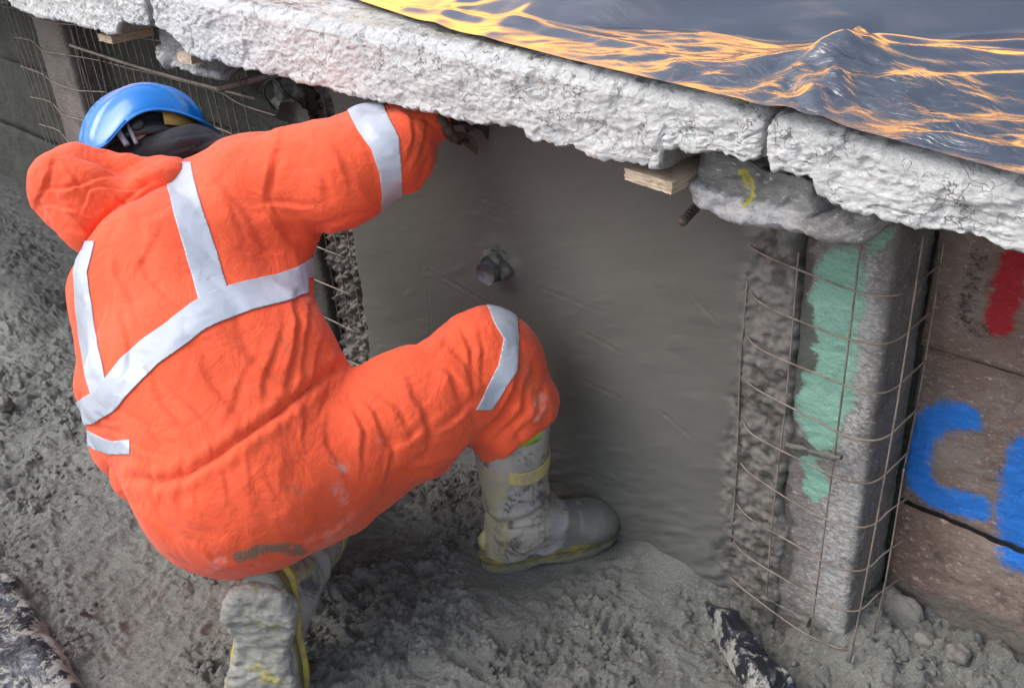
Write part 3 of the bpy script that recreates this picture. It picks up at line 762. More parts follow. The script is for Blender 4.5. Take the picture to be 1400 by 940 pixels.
def corbel(outline_px, yf, yb, label, seed, marks=False):
    pts = np.array([[on_y(*p, yf)[0], on_y(*p, yf)[2]] for p in outline_px])
    top = [p for p in pts]
    X0, X1 = pts[:, 0].min(), pts[:, 0].max()
    n = len(outline_px)//2
    topl, botl = pts[:n], pts[n:][::-1]
    h = .004; X = np.arange(X0, X1, h)
    zt = np.interp(X, topl[:, 0], topl[:, 1]); zb = np.interp(X, botl[:, 0], botl[:, 1])
    nz = 26; prof = []
    for k in range(7): prof.append((yb-(yb-yf-.02)*k/6, 0.0))
    for k in range(5): a_ = math.radians(18*(k+1)); prof.append((yf+.02-.02*math.sin(a_), (1-math.cos(a_))*.1))
    for k in range(nz): prof.append((yf, .12+.88*k/(nz-1)))
    for k in range(6): prof.append((yf+.02+(yb-yf-.02)*k/5, 1.0))
    P = np.array([[X[i], y_, zb[i]+(zt[i]-zb[i])*t] for i in range(len(X)) for (y_, t) in prof])
    Fc = grid_faces(len(X), len(prof)); N = normals(P, Fc)
    if N[:, 1][(P[:, 1] < yf+.004)].mean() > 0: Fc = Fc[:, ::-1].copy(); N = -N
    px, py = topx(P)
    br = (zt[:, None]*0+0).sum() if False else 0
    T = (P[:, 2]-np.repeat(zb, len(prof)))/(np.repeat(zt-zb, len(prof))+1e-6)
    edge = .42+.07*fbm(P, 22, 3, seed)
    lip = sstep(edge+.015, edge-.015, T)*(P[:, 1] < yf+.03)      # lower lip proud, upper face broken back
    P = P+N*(.004*fbm(P, 16, 4, seed)+.002*noise(P, 70, seed)+crumple(P, .05, .20, seed)+crumple(P, .02, .35, seed+1))[:, None]
    P[:, 1] += (1-lip)*.020*(P[:, 1] < yf+.03)
    if marks: P[:, 1] += (P[:, 1] < yf+.04)*sstep(1098, 1112, px+14*noise(P, 25, 8))*(py < 300)*.06
    e = np.minimum(P[:, 0]-X0, X1-P[:, 0]); P[:, 1] += .03*np.exp(-e/.02)
    A = {'white_paint': lip*.75*(1-sstep(1075, 1140, px) if marks else 1)*(P[:, 1] < yf+.05)}
    if marks: A['yellow_paint'] = np.maximum(1-sstep(1, 5, polydist(px, py, [(1004, 238), (1006, 262)])), 1-sstep(1, 5, polydist(px, py, [(1010, 238), (1014, 258), (1019, 282)])))
    Fl = [tuple(int(v) for v in f) for f in Fc]; m_ = len(prof)
    Fl.append(tuple(range(m_))); Fl.append(tuple((len(X)-1)*m_+k for k in range(m_))[::-1])
    o = mesh('corbel', P, Fl, mat_corbel, attrs=A); return tag(o, label, 'corbel')
corbel([(930, 200), (1000, 225), (1120, 255), (1200, 285), (1205, 318), (1176, 334), (1100, 322), (962, 292)], 1.235, 1.44, 'broken grey concrete corbel with yellow paint marks under the right slab joint', 3, True)
corbel([(196, 36), (225, 48), (260, 70), (285, 90), (290, 112), (262, 103), (232, 93), (208, 82)], 1.24, 1.44, 'grey white concrete corbel under the left slab joint above the helmet', 7)

# ------------------------------------------------------------------ plastic film on top
edge_px = [(430, -16), (480, 0), (560, 26), (650, 52), (780, 84), (900, 112), (985, 133), (1060, 156), (1150, 184), (1250, 214), (1330, 236), (1400, 250), (1480, 272)]
tpz = np.array([[on_y(*p, YC)[0], on_y(*p, YC)[2]] for p in TOP])
slab_top = lambda x: np.interp(x, tpz[:, 0], tpz[:, 1])
def film_edge(p):
    z = 1.14
    for _ in range(12): q_ = on_z(*p, z); z = .5*z+.5*(float(slab_top(q_[0]))+.010+.0*q_[1])
    return q_[:2]
ed = np.array([film_edge(p) for p in edge_px])
ed = np.vstack([[-6, ed[0, 1]+(ed[0, 0]+6)*.02], ed, [1.4, ed[-1, 1]-.01]])
ed[:, 1] = np.maximum(ed[:, 1], 1.176)
Xf = np.concatenate([np.arange(-6, -2.6, .03), np.arange(-2.6, .5, .009), np.arange(.5, 1.4, .03)])
s_ = np.concatenate([np.arange(0, .6, .006), np.arange(.6, 3.2, .012), np.arange(3.2, 6, .05)])
ey = np.interp(Xf, ed[:, 0], ed[:, 1]); FX, FS = np.meshgrid(Xf, s_, indexing='ij'); FY = ey[:, None]+FS
P = np.stack([FX.ravel(), FY.ravel(), np.zeros(FX.size)], -1); s1 = FS.ravel()
q = P.copy(); q[:, 0] = P[:, 0]*1.0+P[:, 1]*.5; q[:, 1] = P[:, 1]*2.2-P[:, 0]*.8
def facets(p, cell, tilt, seed, sharp):
    return crumple(np.stack([p[:, 0], p[:, 1], 0*p[:, 0]], -1), cell, tilt, seed)
z = slab_top(P[:, 0])+.014+.014*sstep(.02, .40, s1)+.022*np.clip(P[:, 1]-YC, 0, 6)
gc = on_z(1210, 135, 1.17); gath = np.exp(-(((P[:, 0]-gc[0])/.48)**2+((P[:, 1]-gc[1])/.20)**2))
z = z+facets(q, .40, .105, 1, 34)*sstep(.0, .25, s1)+facets(q, .17, .034, 2, 34)*(.5+.5*sstep(-.2, .3, noise(P, 2, 78)))*sstep(0, .12, s1)+facets(q*[1, 1.2, 1], .085, .08, 3, 40)*(.10+.90*gath)*sstep(0, .03, s1)+facets(q*[1, 1.2, 1], .034, .10, 6, 30)*gath*sstep(0, .03, s1)
st_ = .03+.36*sstep(-1.30, -.85, P[:, 0]); z = z+.20*np.where(s1 > st_, np.sqrt((np.clip(s1-st_, 0, 1.3))**2+.0016)-.04, 0)
def ridge(z, pts, hs, w):
    Q = [tuple(on_z(*p, 1.19)[:2]) for p in pts]
    add = 0
    for k in range(len(Q)-1):
        d, v = polydist(P[:, 0], P[:, 1], Q[k:k+2], hs[k:k+2]); add = np.maximum(add, v*np.maximum(0, 1-(np.hypot(d, .006)-.006)/(2.2*w))**1.15)
    return z+add
z = ridge(z, [(1055, 92), (1110, 72), (1170, 58), (1205, 66), (1245, 112), (1290, 118)], [.0, .012, .018, .014, .006, .0], .065)
z = ridge(z, [(1170, 60), (1130, 100), (1060, 130)], [.02, .012, 0], .02)
z = ridge(z, [(640, 50), (760, 12), (800, -10)], [.004, .010, .012], .03)
z = ridge(z, [(590, 30), (640, 0)], [.005, .008], .02)
z = ridge(z, [(930, 78), (1060, 84)], [.014, .0], .02)
z = ridge(z, [(1080, 30), (1200, 50), (1400, 45)], [.0, .02, .02], .03)
for (a, b) in (((1040, 100), (1170, 60)), ((1170, 60), (1245, 112)), ((1100, 85), (1130, 130)), ((1130, 75), (1165, 120)), ((560, 10), (900, 60)), ((1060, 100), (1110, 150)), ((1090, 90), (1150, 135)), ((1120, 80), (1180, 120)), ((1150, 70), (1200, 110)), ((1000, 110), (1080, 150)), ((1180, 140), (1300, 175)), ((1200, 160), (1400, 190)), ((1250, 130), (1400, 150)), ((1230, 180), (1380, 210))):
    z = ridge(z, [a, b], [.007, .003], .009)
z = np.where(s1 < .02, z-.003*(1-s1/.02), z)
fl_ = slab_top(P[:, 0])+.014*np.clip(P[:, 1]-YC-.04, 0, 9)+.008; P[:, 2] = np.where(z < fl_+.01, fl_+.01*np.exp((z-fl_-.01)/.01), z)
Fc = grid_faces(len(Xf), len(s_))
film = mesh('plastic_film', P, Fc, mat_film, attrs={'gathered': np.clip(np.exp(-(((P[:, 0]-gc[0]-.05)/.40)**2+((P[:, 1]-gc[1]+.02)/.17)**2))*1.3+.05, 0, 1)}); tag(film, 'shiny crumpled silver grey plastic film spread over the wall top', 'plastic film')

# ------------------------------------------------------------------ black sheets at ground, stones
def sheet(pts_px, name, label, z0, seed, n=60, cem=0.0, flat=1.0):
    q = np.array([on_z(*p, z0) for p in pts_px])   # quad corners
    uu, vv = np.meshgrid(np.linspace(0, 1, n), np.linspace(0, 1, n), indexing='ij'); uu = uu.ravel()[:, None]; vv = vv.ravel()[:, None]
    P = (1-uu)*(1-vv)*q[0]+uu*(1-vv)*q[1]+uu*vv*q[2]+(1-uu)*vv*q[3]
    e = np.minimum(np.minimum(uu, 1-uu), np.minimum(vv, 1-vv)).ravel()
    P[:, :2] += .012*np.stack([noise(P, 14, seed), noise(P, 14, seed+1)], -1)
    P[:, 2] += flat*.010*(1-2*np.abs(noise(P, 8, seed+2)))+.004*noise(P, 30, seed+3)-.05*np.exp(-e/.10)
    P[:, 2] += flat*crumple(P, .08, .28, seed, 24)
    return tag(mesh(name, P, grid_faces(n, n), mat_bfilm, attrs={'cement': cem+np.exp(-np.minimum(e, 9)/.18)}), label, 'plastic sheet')
sheet([(962, 808), (1006, 822), (1112, 960), (1035, 960)], 'plastic_sheet', 'black plastic sheet half buried in mortar at the foot of the wall', .055, 5)
sheet([(-80, 710), (12, 765), (160, 1000), (-60, 1010)], 'plastic_sheet', 'black plastic sheet speckled with cement in the bottom left corner', .062, 9, 60, .30, .35)
def stone(px, r, flat, label, seed, z=.0, thin=.8, wallside=False):
    c = on_y(*px, z) if wallside else on_z(*px, z); n = 26; V = []; 
    U, T = np.meshgrid(np.linspace(0, math.pi, n), np.linspace(0, 2*math.pi, 2*n, endpoint=False), indexing='ij')
    P = np.stack([np.sin(U)*np.cos(T), np.sin(U)*np.sin(T), np.cos(U)], -1).reshape(-1, 3)
    P = np.sign(P)*np.abs(P)**.8
    rr = 1+.22*noise(P, 1.3, seed)+.06*noise(P, 4, seed)
    P = P*rr[:, None]*np.array([r, r*thin, r*flat])+c
    Fc = [tuple(int(v) for v in f) for f in grid_faces(n, 2*n, True)]
    Fc += [(k*2*n+2*n-1, k*2*n, (k+1)*2*n, (k+1)*2*n+2*n-1) for k in range(n-1)]
    return tag(mesh('stone', P, Fc, mat_stone), label, 'stone')
stone((1234, 838), .040, 1.05, 'flat cement covered stone leaning against the foot of the graffiti wall', 1, 1.492, .35, True)
stone((1310, 893), .022, .8, 'small rounded stone, rightmost at the wall foot', 2, 1.455, .8, True)
stone((1264, 874), .019, .8, 'small cement coated stone just below the flat stone', 3, 1.468, .7, True)
stone((1221, 812), .017, .8, 'small stone between the pilaster foot and the flat stone', 8, 1.50, .8, True)
stone((5, 552), .030, .8, 'dark lump of mortar at the left picture edge', 4, .02)
# crumbs of mortar
cr = []; cf = []; rs = np.random.RandomState(5)
ico = bmesh.new(); bmesh.ops.create_icosphere(ico, subdivisions=1, radius=1); iv = np.array([v.co[:] for v in ico.verts]); ifc = np.array([[v.index for v in f.verts] for f in ico.faces]); ico.free()
cnt = 0
pts = np.stack([rs.uniform(-2.9, .1, 22000), rs.uniform(.15, 1.5, 22000), np.zeros(22000)], -1)
dens = noise(pts, 4.0, 5)+.5*noise(pts, 11, 77); sel = pts[dens+rs.uniform(-.35, .35, 22000) > .08]
sel = sel[(np.hypot((sel[:, 0]+1.27), (sel[:, 1]-1.25)) > .2) & (sel[:, 1] < 1.36+.12*(sel[:, 0] > -.6))]
gz = ground_h(sel)
size = .0016+.0075*rs.power(.28, len(sel))
rot = rs.normal(size=(len(sel), 3, 3)); rot, _ = np.linalg.qr(rot)
VV = (iv[None]*(1+.35*rs.uniform(-1, 1, (len(sel), len(iv), 1)))) @ rot * size[:, None, None]*np.array([1, 1, .75])
VV = VV+np.stack([sel[:, 0], sel[:, 1], gz+size*.25], -1)[:, None]
FF = ifc[None]+(np.arange(len(sel))*len(iv))[:, None, None]
tag(mesh('mortar_crumbs', VV.reshape(-1, 3), FF.reshape(-1, 3), mat_mud), 'loose crumbs of grey mortar scattered over the ground', 'mortar crumbs', kind='stuff')
# ------------------------------------------------------------------ the worker
def cw(P): return C0+P@B.T                        # camera-frame metres -> world
def R2(deg):                                      # in-plane rotation for ellipsoid axes
    a = math.radians(deg); c, s = math.cos(a), math.sin(a)
    return np.array([[c, -s, 0], [s, c, 0], [0, 0, 1]])
def rp(px, d): return px/F*d
def suit_sdf(p, shrink=0.0):
    E = lambda x, y, d, a, b, c, rot=0: ell(p, camc(x, y, d), (rp(a, d)-shrink, rp(b, d)-shrink, c-shrink), R2(rot))
    K = lambda x0, y0, d0, r0, x1, y1, d1, r1: cone(p, camc(x0, y0, d0), camc(x1, y1, d1), rp(r0, d0)-shrink, rp(r1, d1)-shrink)
    d = E(328, 642, 1.93, 140, 134, .180, -20)
    d = smin(d, E(350, 690, 1.90, 125, 90, .16, -12), .05)
    d = smin(d, E(285, 520, 1.99, 168, 150, .165, -25), .08)
    d = smin(d, E(250, 400, 2.07, 142, 135, .155, -25), .07)
    d = smin(d, K(165, 395, 2.12, 52, 350, 275, 2.12, 74), .08)
    d = smin(d, K(240, 270, 2.16, 45, 330, 240, 2.14, 40), .05)
    # reaching right arm
    d = smin(d, K(352, 268, 2.12, 78, 480, 228, 2.05, 66), .05)
    d = smin(d, K(480, 230, 2.05, 66, 538, 212, 2.03, 57), .03)
    d = smin(d, E(470, 262, 2.04, 60, 50, .07, -30), .04)
    d = smin(d, K(535, 210, 2.03, 58, 585, 170, 2.03, 24), .025)
    d = smin(d, K(505, 178, 2.05, 34, 590, 168, 2.06, 24), .02)
    d = smin(d, K(380, 360, 2.1, 40, 385, 420, 2.05, 48), .05)
    d = smin(d, E(382, 520, 2.0, 88, 120, .12, -12), .05)
    # left arm, folded in front of the body
    d = smin(d, K(158, 400, 2.14, 50, 156, 520, 2.10, 48), .05)
    d = smin(d, K(155, 530, 2.12, 40, 170, 600, 2.20, 42), .03)
    d = smin(d, K(178, 610, 2.16, 46, 260, 560, 2.40, 36), .03)
    d = smin(d, E(196, 640, 2.05, 38, 42, .07, 0), .03)
    # planted right leg
    d = smin(d, K(452, 640, 1.97, 96, 560, 566, 2.02, 84), .05)
    d = smin(d, K(560, 566, 2.02, 84, 655, 500, 2.07, 68), .03)
    d = smin(d, E(676, 484, 2.08, 60, 60, .09, 0), .03)
    d = smin(d, K(690, 505, 2.09, 58, 695, 588, 2.10, 59), .03)
    d = smin(d, E(736, 546, 2.10, 22, 26, .06, -20), .03)
    d = smin(d, E(664, 582, 2.09, 32, 26, .07, 10), .03)
    # kneeling left leg, below the seat, knee forward
    d = smin(d, K(330, 690, 1.98, 90, 390, 660, 2.35, 80), .05)
    d = smin(d, K(395, 735, 2.38, 60, 360, 735, 2.02, 48), .04)
    return d
def hem(p):                                       # trouser hem above the boot
    q = camc(718, 600, 2.10); n = np.array([.64, .77, .05]); n /= np.linalg.norm(n)
    near = np.linalg.norm(p-q.astype(np.float32), axis=-1)
    return np.where(near < .16, (p-q.astype(np.float32))@n.astype(np.float32), -1)
def suit_full(p):
    d = suit_sdf(p); h_ = hem(p)
    return np.maximum(d, h_)
V, Q = nets(suit_full, camc(20, 110, 2.0)*[1, 1, 0]+[-.05, -.03, 1.66], camc(790, 830, 2.2)*[1, 1, 0]+[.05, .02, 2.62], .0085)
V = smooth(V, Q, 2, .5)
V, Q = subdivide(V, Q)
V = smooth(V, Q, 1, .5)
N = normals(V, Q)                                 # camera frame here
if (N*(V-V.mean(0))).sum() < 0: Q = Q[:, ::-1].copy(); N = -N
PX = PCX+F*V[:, 0]/V[:, 2]; PY = PCY+F*V[:, 1]/V[:, 2]
wx = 9*noise(V, 10, 91)+1.5*noise(V, 30, 93); wy = 9*noise(V, 10, 92)+1.5*noise(V, 30, 94)
X2, Y2 = PX+wx, PY+wy
fr = sstep(.15, -.25, (N*V).sum(1)/np.linalg.norm(V, axis=1))
D = np.zeros(len(V))
def fold(pts, amp, w=7, both=True):               # a lapped fold: long soft side, short tucked side
    global D
    n = len(pts); vals = [math.sin(math.pi*(k+.12)/(n-.76)) for k in range(n)]
    best = np.full(len(X2), 1e9); s = np.zeros(len(X2)); v = np.zeros(len(X2))
    for k in range(n-1):
        a = np.array(pts[k], float); c = np.array(pts[k+1], float); ac = c-a; L = ac@ac
        tt = ((X2-a[0])*ac[0]+(Y2-a[1])*ac[1])/L; t = np.clip(tt, 0, 1)
        dx = X2-a[0]-t*ac[0]; dy = Y2-a[1]-t*ac[1]; d = np.hypot(dx, dy); m = d < best
        best = np.where(m, d, best); v = np.where(m, vals[k]+t*(vals[k+1]-vals[k]), v)
        s = np.where(m, np.sign(ac[0]*dy-ac[1]*dx)*d, s)
    D = D+fr*amp*v*(np.where(s > 0, np.exp(-s/(w*2.0)), np.exp(-(s/(w*.5))**2))-.55*np.exp(-((s+w*1.0)/(w*.6))**2))
mm = .001
FOLDS = [
 # right armpit and flank
 ([(402, 385), (398, 440), (390, 500), (372, 560)], 10, 8), ([(425, 400), (412, 450), (402, 520)], 8, 7), ([(380, 430), (362, 500), (350, 560)], 6, 8),
 ([(440, 450), (424, 500), (412, 545)], 6, 6), ([(345, 470), (320, 540), (300, 590)], 4, 9), ([(455, 490), (440, 540), (425, 575)], 6, 7),
 # back, below the waist tape
 ([(160, 560), (200, 590), (250, 632)], 9, 8), ([(158, 590), (200, 622), (232, 628)], 6, 6), ([(200, 500), (225, 560), (262, 610)], 6, 9), ([(262, 480), (300, 540), (330, 590)], 4, 10), ([(220, 520), (262, 560), (290, 600)], 4, 7),
 # upper back
 ([(135, 340), (165, 400), (180, 450)], 5, 10), ([(175, 330), (200, 380), (235, 420)], 4, 10), ([(140, 400), (170, 470), (172, 520)], 6, 9), ([(220, 300), (190, 350), (175, 380)], 4, 9),
 # shoulder and upper arm
 ([(290, 235), (320, 290), (352, 340)], 6, 9), ([(385, 190), (362, 240), (352, 285)], 9, 9), ([(350, 286), (385, 284), (432, 288)], 8, 7), ([(352, 290), (378, 320), (402, 345)], 9, 8), ([(355, 262), (370, 300), (412, 345)], 6, 7), ([(330, 320), (362, 345), (392, 352)], 7, 7),
 ([(392, 300), (430, 320), (470, 312)], 8, 8), ([(398, 325), (440, 318), (500, 292)], 7, 6), ([(440, 190), (462, 225), (470, 265)], 5, 10), ([(410, 215), (430, 245), (440, 280)], 5, 9), ([(300, 250), (310, 300), (330, 350)], 4, 9),
 ([(560, 155), (558, 190), (548, 232)], 5, 6), ([(580, 165), (572, 200), (560, 240)], 4, 5), ([(545, 150), (562, 170), (585, 176)], 5, 5), ([(468, 170), (500, 210), (506, 260)], 3, 9),
 # thigh top folds
 ([(486, 540), (512, 570), (530, 620), (522, 690)], 6, 7), ([(500, 530), (545, 565), (556, 610)], 5, 8), ([(478, 552), (496, 590), (492, 640)], 6, 6), 
 ([(545, 510), (575, 560), (578, 620)], 6, 9), ([(570, 490), (605, 520), (622, 560)], 5, 10), ([(590, 470), (630, 500), (640, 545)], 5, 9), ([(615, 445), (640, 480), (640, 530)], 6, 7), ([(645, 440), (660, 480), (655, 520)], 5, 6),
 ([(520, 620), (560, 610), (610, 560)], 4, 8), ([(600, 600), (630, 570), (652, 545)], 7, 7), 
 # below the knee
 ([(708, 470), (700, 530), (655, 590)], 9, 7), ([(722, 500), (706, 555), (672, 602)], 8, 7), ([(735, 520), (722, 562), (700, 600)], 6, 6), ([(690, 540), (665, 570), (648, 596)], 6, 6), ([(742, 548), (728, 572), (712, 590)], 4, 5),
 # seat
 ([(185, 655), (192, 690), (230, 735)], 7, 8), ([(205, 650), (215, 690), (250, 730)], 5, 9), ([(240, 740), (290, 770), (345, 775)], 5, 7), ([(440, 560), (446, 610), (470, 660)], 4, 9), ([(300, 632), (310, 660), (312, 690)], 3, 7), ([(330, 615), (338, 645), (342, 670)], 3, 7), ([(405, 555), (412, 590), (412, 620)], 4, 6), ([(250, 655), (260, 680), (268, 700)], 3, 7), ([(222, 655), (235, 675), (240, 700)], 3, 7),
 ([(400, 750), (450, 728), (490, 695)], 5, 7),
 # left elbow
 ([(130, 590), (150, 588), (172, 600)], 7, 6), ([(135, 560), (150, 575), (170, 578)], 6, 6),
]
for pts, a, w in FOLDS: fold(pts, a*mm*.85, w)
# waist seam: gathered line
SEAM = [(190, 652), (215, 660), (258, 648), (300, 622), (345, 590), (385, 562), (425, 528), (455, 505)]
ds = polydist(PX, PY, SEAM)
D -= fr*.006*np.exp(-(ds/5)**2)
D += fr*.004*np.exp(-((ds-14)/9)**2)*(1+.8*noise(np.stack([PX, PX*0, PX*0], -1), .09, 7))
# general soft unevenness of cloth
A_ = V@np.array([[.8, .5, .2], [-.5, .8, .1], [0, 0, 1]])
A2 = A_+.02*np.stack([noise(A_, 9, 61), noise(A_, 9, 62), noise(A_, 9, 63)], -1)
D += .004*noise(A_*[1, .45, 1], 6, 95)+crumple(A2*[1, .45, 1], .10, .13, 3, 26)+crumple(A2*[1, .45, 1], .045, .12, 4, 20)*sstep(-.25, .3, noise(A_, 5, 98))+crumple(A2*[.8, 1.2, 1], .024, .05, 6, 18)*sstep(0, .3, noise(A_, 6, 99))
V = V+N*D[:, None]; V = smooth(V, Q, 1, .15); N = normals(V, Q)
PX = PCX+F*V[:, 0]/V[:, 2]; PY = PCY+F*V[:, 1]/V[:, 2]
def blob(pts, w): return 1-sstep(.5, 1.3, polydist(PX+5*noise(V, 30, 3), PY+5*noise(V, 30, 5), pts)/w)
mud = np.maximum.reduce([blob([(322, 762), (350, 752), (372, 748), (410, 752)], 7), .9*blob([(345, 756), (330, 764)], 6), .35*blob([(392, 668), (410, 672)], 5), .3*blob([(385, 465), (395, 480)], 4), .25*blob([(700, 470), (735, 545)], 10)])
pale = np.maximum.reduce([.8*blob([(455, 632), (470, 640)], 7), .4*blob([(458, 660), (472, 690), (470, 710)], 10), .6*blob([(290, 775), (300, 770)], 9), .5*blob([(742, 545), (735, 570)], 10), .5*blob([(520, 600), (522, 602)], 5), .4*blob([(430, 745), (480, 710)], 12)])
seam = (1-sstep(.8, 2.0, polydist(PX, PY, SEAM[1:-1])))*fr*(.55+.5*noise(V, 60, 4))
Vw = cw(V); Nw = N@B.T
person = thing('person', 'crouching worker in orange coverall and blue hard hat reaching under the white coping', 'person', tuple(on_z(420, 800)))
cov = mesh('coverall', Vw, Q, mat_suit, person, attrs={'mud': mud, 'pale': pale, 'seam': seam})
cov['label'] = 'bright orange coverall with silver tape bands and mud on the seat'
# tapes: cut out of the cloth surface and lifted
def band(name, pts, hw, extra=None, off=.0022, label=None):
    d, v = polydist(PX, PY, pts, hw if hasattr(hw, '__len__') else [hw]*len(pts))
    f = [v-d+.9*noise(V, 22, 33)]
    if extra is not None: f += extra
    Vc, Fc = clip_patch(V, Q, N, f, off)
    if not Fc: print('empty band', name); return
    o = mesh(name, cw(np.array(Vc)), Fc, mat_tape, person)
    solidify(o, .0022, -1); return o
def clampmask(val, lo, hi): return [val-lo, hi-val]
body_mask = 395-PX if False else None
band('reflective_tape', [(445, 362), (412, 384), (385, 394), (340, 404), (300, 418), (272, 432), (238, 458), (205, 482), (180, 505), (160, 528), (143, 548), (120, 562), (95, 575)], [19, 19, 19, 20, 21, 20, 19, 20, 20, 19, 19, 18, 18], off=.0036, extra=[432-PX-(0), V[:, 2]*0+1, 545+0*PX-(PX > 420)*200-PY+35])
band('reflective_tape', [(241, 205), (247, 250), (262, 305), (278, 355), (294, 412)], [17, 19, 20, 21, 21], extra=[PY-222, 425-PY])
band('reflective_tape', [(122, 325), (110, 372), (115, 420), (122, 470), (132, 520), (140, 545)], [9, 9, 11, 12, 13, 13], extra=[PY-330, 552-PY, .1*(250-PX)])
band('reflective_tape', [(492, 130), (508, 165), (526, 195), (534, 235), (536, 262), (535, 320)], [24, 23, 20, 15, 14, 14], extra=[340-PY])
band('reflective_tape', [(682, 405), (690, 432), (699, 462), (694, 502), (666, 552), (650, 580)], [19, 17, 10, 13, 10, 9], extra=[560-PY, PX-640])
band('reflective_tape', [(115, 596), (135, 606), (152, 612), (185, 610)], [9, 9, 9, 10], extra=[178-PX, 627-PY])

# hood hanging behind the neck
def hood_sdf(p):
    d = ell(p, camc(118, 258, 2.13), (rp(76, 2.13), rp(44, 2.13), .085), R2(24))
    d = smin(d, ell(p, camc(90, 240, 2.14), (rp(44, 2.14), rp(36, 2.14), .07), R2(-35)), .03)
    d = smin(d, cone(p, camc(105, 232, 2.15), camc(238, 236, 2.13), rp(27, 2.15), rp(19, 2.13)), .03)
    d = smin(d, cone(p, camc(120, 300, 2.1), camc(228, 246, 2.09), rp(36, 2.1), rp(20, 2.1)), .035)
    d = smin(d, cone(p, camc(60, 275, 2.14), camc(118, 318, 2.11), rp(16, 2.14), rp(26, 2.11)), .03)
    return d
HV, HQ = nets(hood_sdf, camc(20, 170, 2.0)*[1, 1, 0]+[-.02, 0, 1.94], camc(290, 370, 2.2)*[1, 1, 0]+[0, 0, 2.32], .006)
HV = smooth(HV, HQ, 2, .5); HV, HQ = subdivide(HV, HQ); HN = normals(HV, HQ)
if (HN*(HV-HV.mean(0))).sum() < 0: HQ = HQ[:, ::-1].copy(); HN = -HN
hx_ = PCX+F*HV[:, 0]/HV[:, 2]; hy_ = PCY+F*HV[:, 1]/HV[:, 2]
X2 = hx_+3*noise(HV, 25, 1); Y2 = hy_+3*noise(HV, 25, 2); V_ = V; fr = np.ones(len(HV)); D = np.zeros(len(HV))
for pts, a, w in [([(72, 215), (60, 245), (50, 280)], 7, 6), ([(100, 215), (150, 235), (205, 250)], 7, 6), ([(60, 262), (100, 262), (160, 240)], 8, 5), ([(110, 290), (125, 262), (150, 258), (185, 262)], 8, 4), ([(62, 282), (100, 290), (125, 302)], 7, 5), ([(84, 222), (100, 248), (112, 280)], 4, 7), ([(150, 262), (165, 280), (172, 300)], 5, 5), ([(165, 222), (190, 236), (230, 232)], 6, 5), ([(130, 330), (165, 285), (215, 250)], 8, 7), ([(90, 300), (118, 322), (135, 330)], 5, 6)]:
    fold(pts, a*mm*1.0, w)
D += crumple(HV*[1, 1, .7], .075, .20, 9, 24)+crumple(HV, .035, .09, 10, 20)
HV = HV+HN*D[:, None]
hood = mesh('hood', cw(HV), HQ, mat_suit, person, attrs={'mud': 0*D, 'pale': 0*D, 'seam': (1-sstep(.6, 1.6, polydist(X2, Y2, [(70, 214), (85, 240), (82, 275), (100, 300)])))*.25})
hood['label'] = 'empty orange hood hanging down behind the neck'

# body: one continuous figure under the clothes, head bare at the ear
HD = 2.30
Fh = np.array([.965, -.20, .17]); Fh /= np.linalg.norm(Fh)          # where the head faces (camera frame)
Uh = np.array([-.16, -.97, .20]); Uh -= Fh*(Uh@Fh); Uh /= np.linalg.norm(Uh); Sh = np.cross(Uh, Fh)   # side
if Sh[2] > 0: Sh = -Sh                              # Sh points to the viewer: the worker's right side
HC = camc(203, 192, HD)
HM = np.stack([Fh, Sh, Uh], 1)                       # head local -> camera frame
def hl(x, y, z): return HC+HM@np.array([x, y, z])
def body_sdf(p):
    d = suit_sdf(p, .030)
    q = (p-HC.astype(np.float32))@HM.astype(np.float32)
    h = ell(q, (0, 0, -.005), (.096, .076, .098))
    h = smin(h, ell(q, (.055, 0, -.075), (.045, .05, .045)), .03)           # jaw
    h = smin(h, cone(q, (.098, 0, -.012), (.112, 0, -.038), .010, .014), .012)  # nose
    h = smin(h, ell(q, (.094, 0, -.072), (.012, .024, .008)), .008)         # mouth
    for s in (-1, 1):
        h = smin(h, ell(q, (-.004, s*.079, -.02), (.019, .009, .031)), .006)    # ears
        h = smin(h, ell(q, (.085, s*.03, .004), (.014, .018, .010)), .01)
    n = cone(q, (-.02, 0, -.06), (-.075, .01, -.20), .058, .068)
    h = smin(h, n, .03)
    d = smin(d, h, .03)
    return d
BV, BQ = nets(body_sdf, camc(60, 60, 2.2)*[1, 1, 0]+[-.05, -.05, 1.7], camc(770, 800, 2.2)*[1, 1, 0]+[0, 0, 2.6], .011)
BV = smooth(BV, BQ, 2, .5)
BN = normals(BV, BQ)
if (BN*(BV-BV.mean(0))).sum() < 0: BQ = BQ[:, ::-1].copy()
mesh('body', cw(BV), BQ, mat_skin, person)
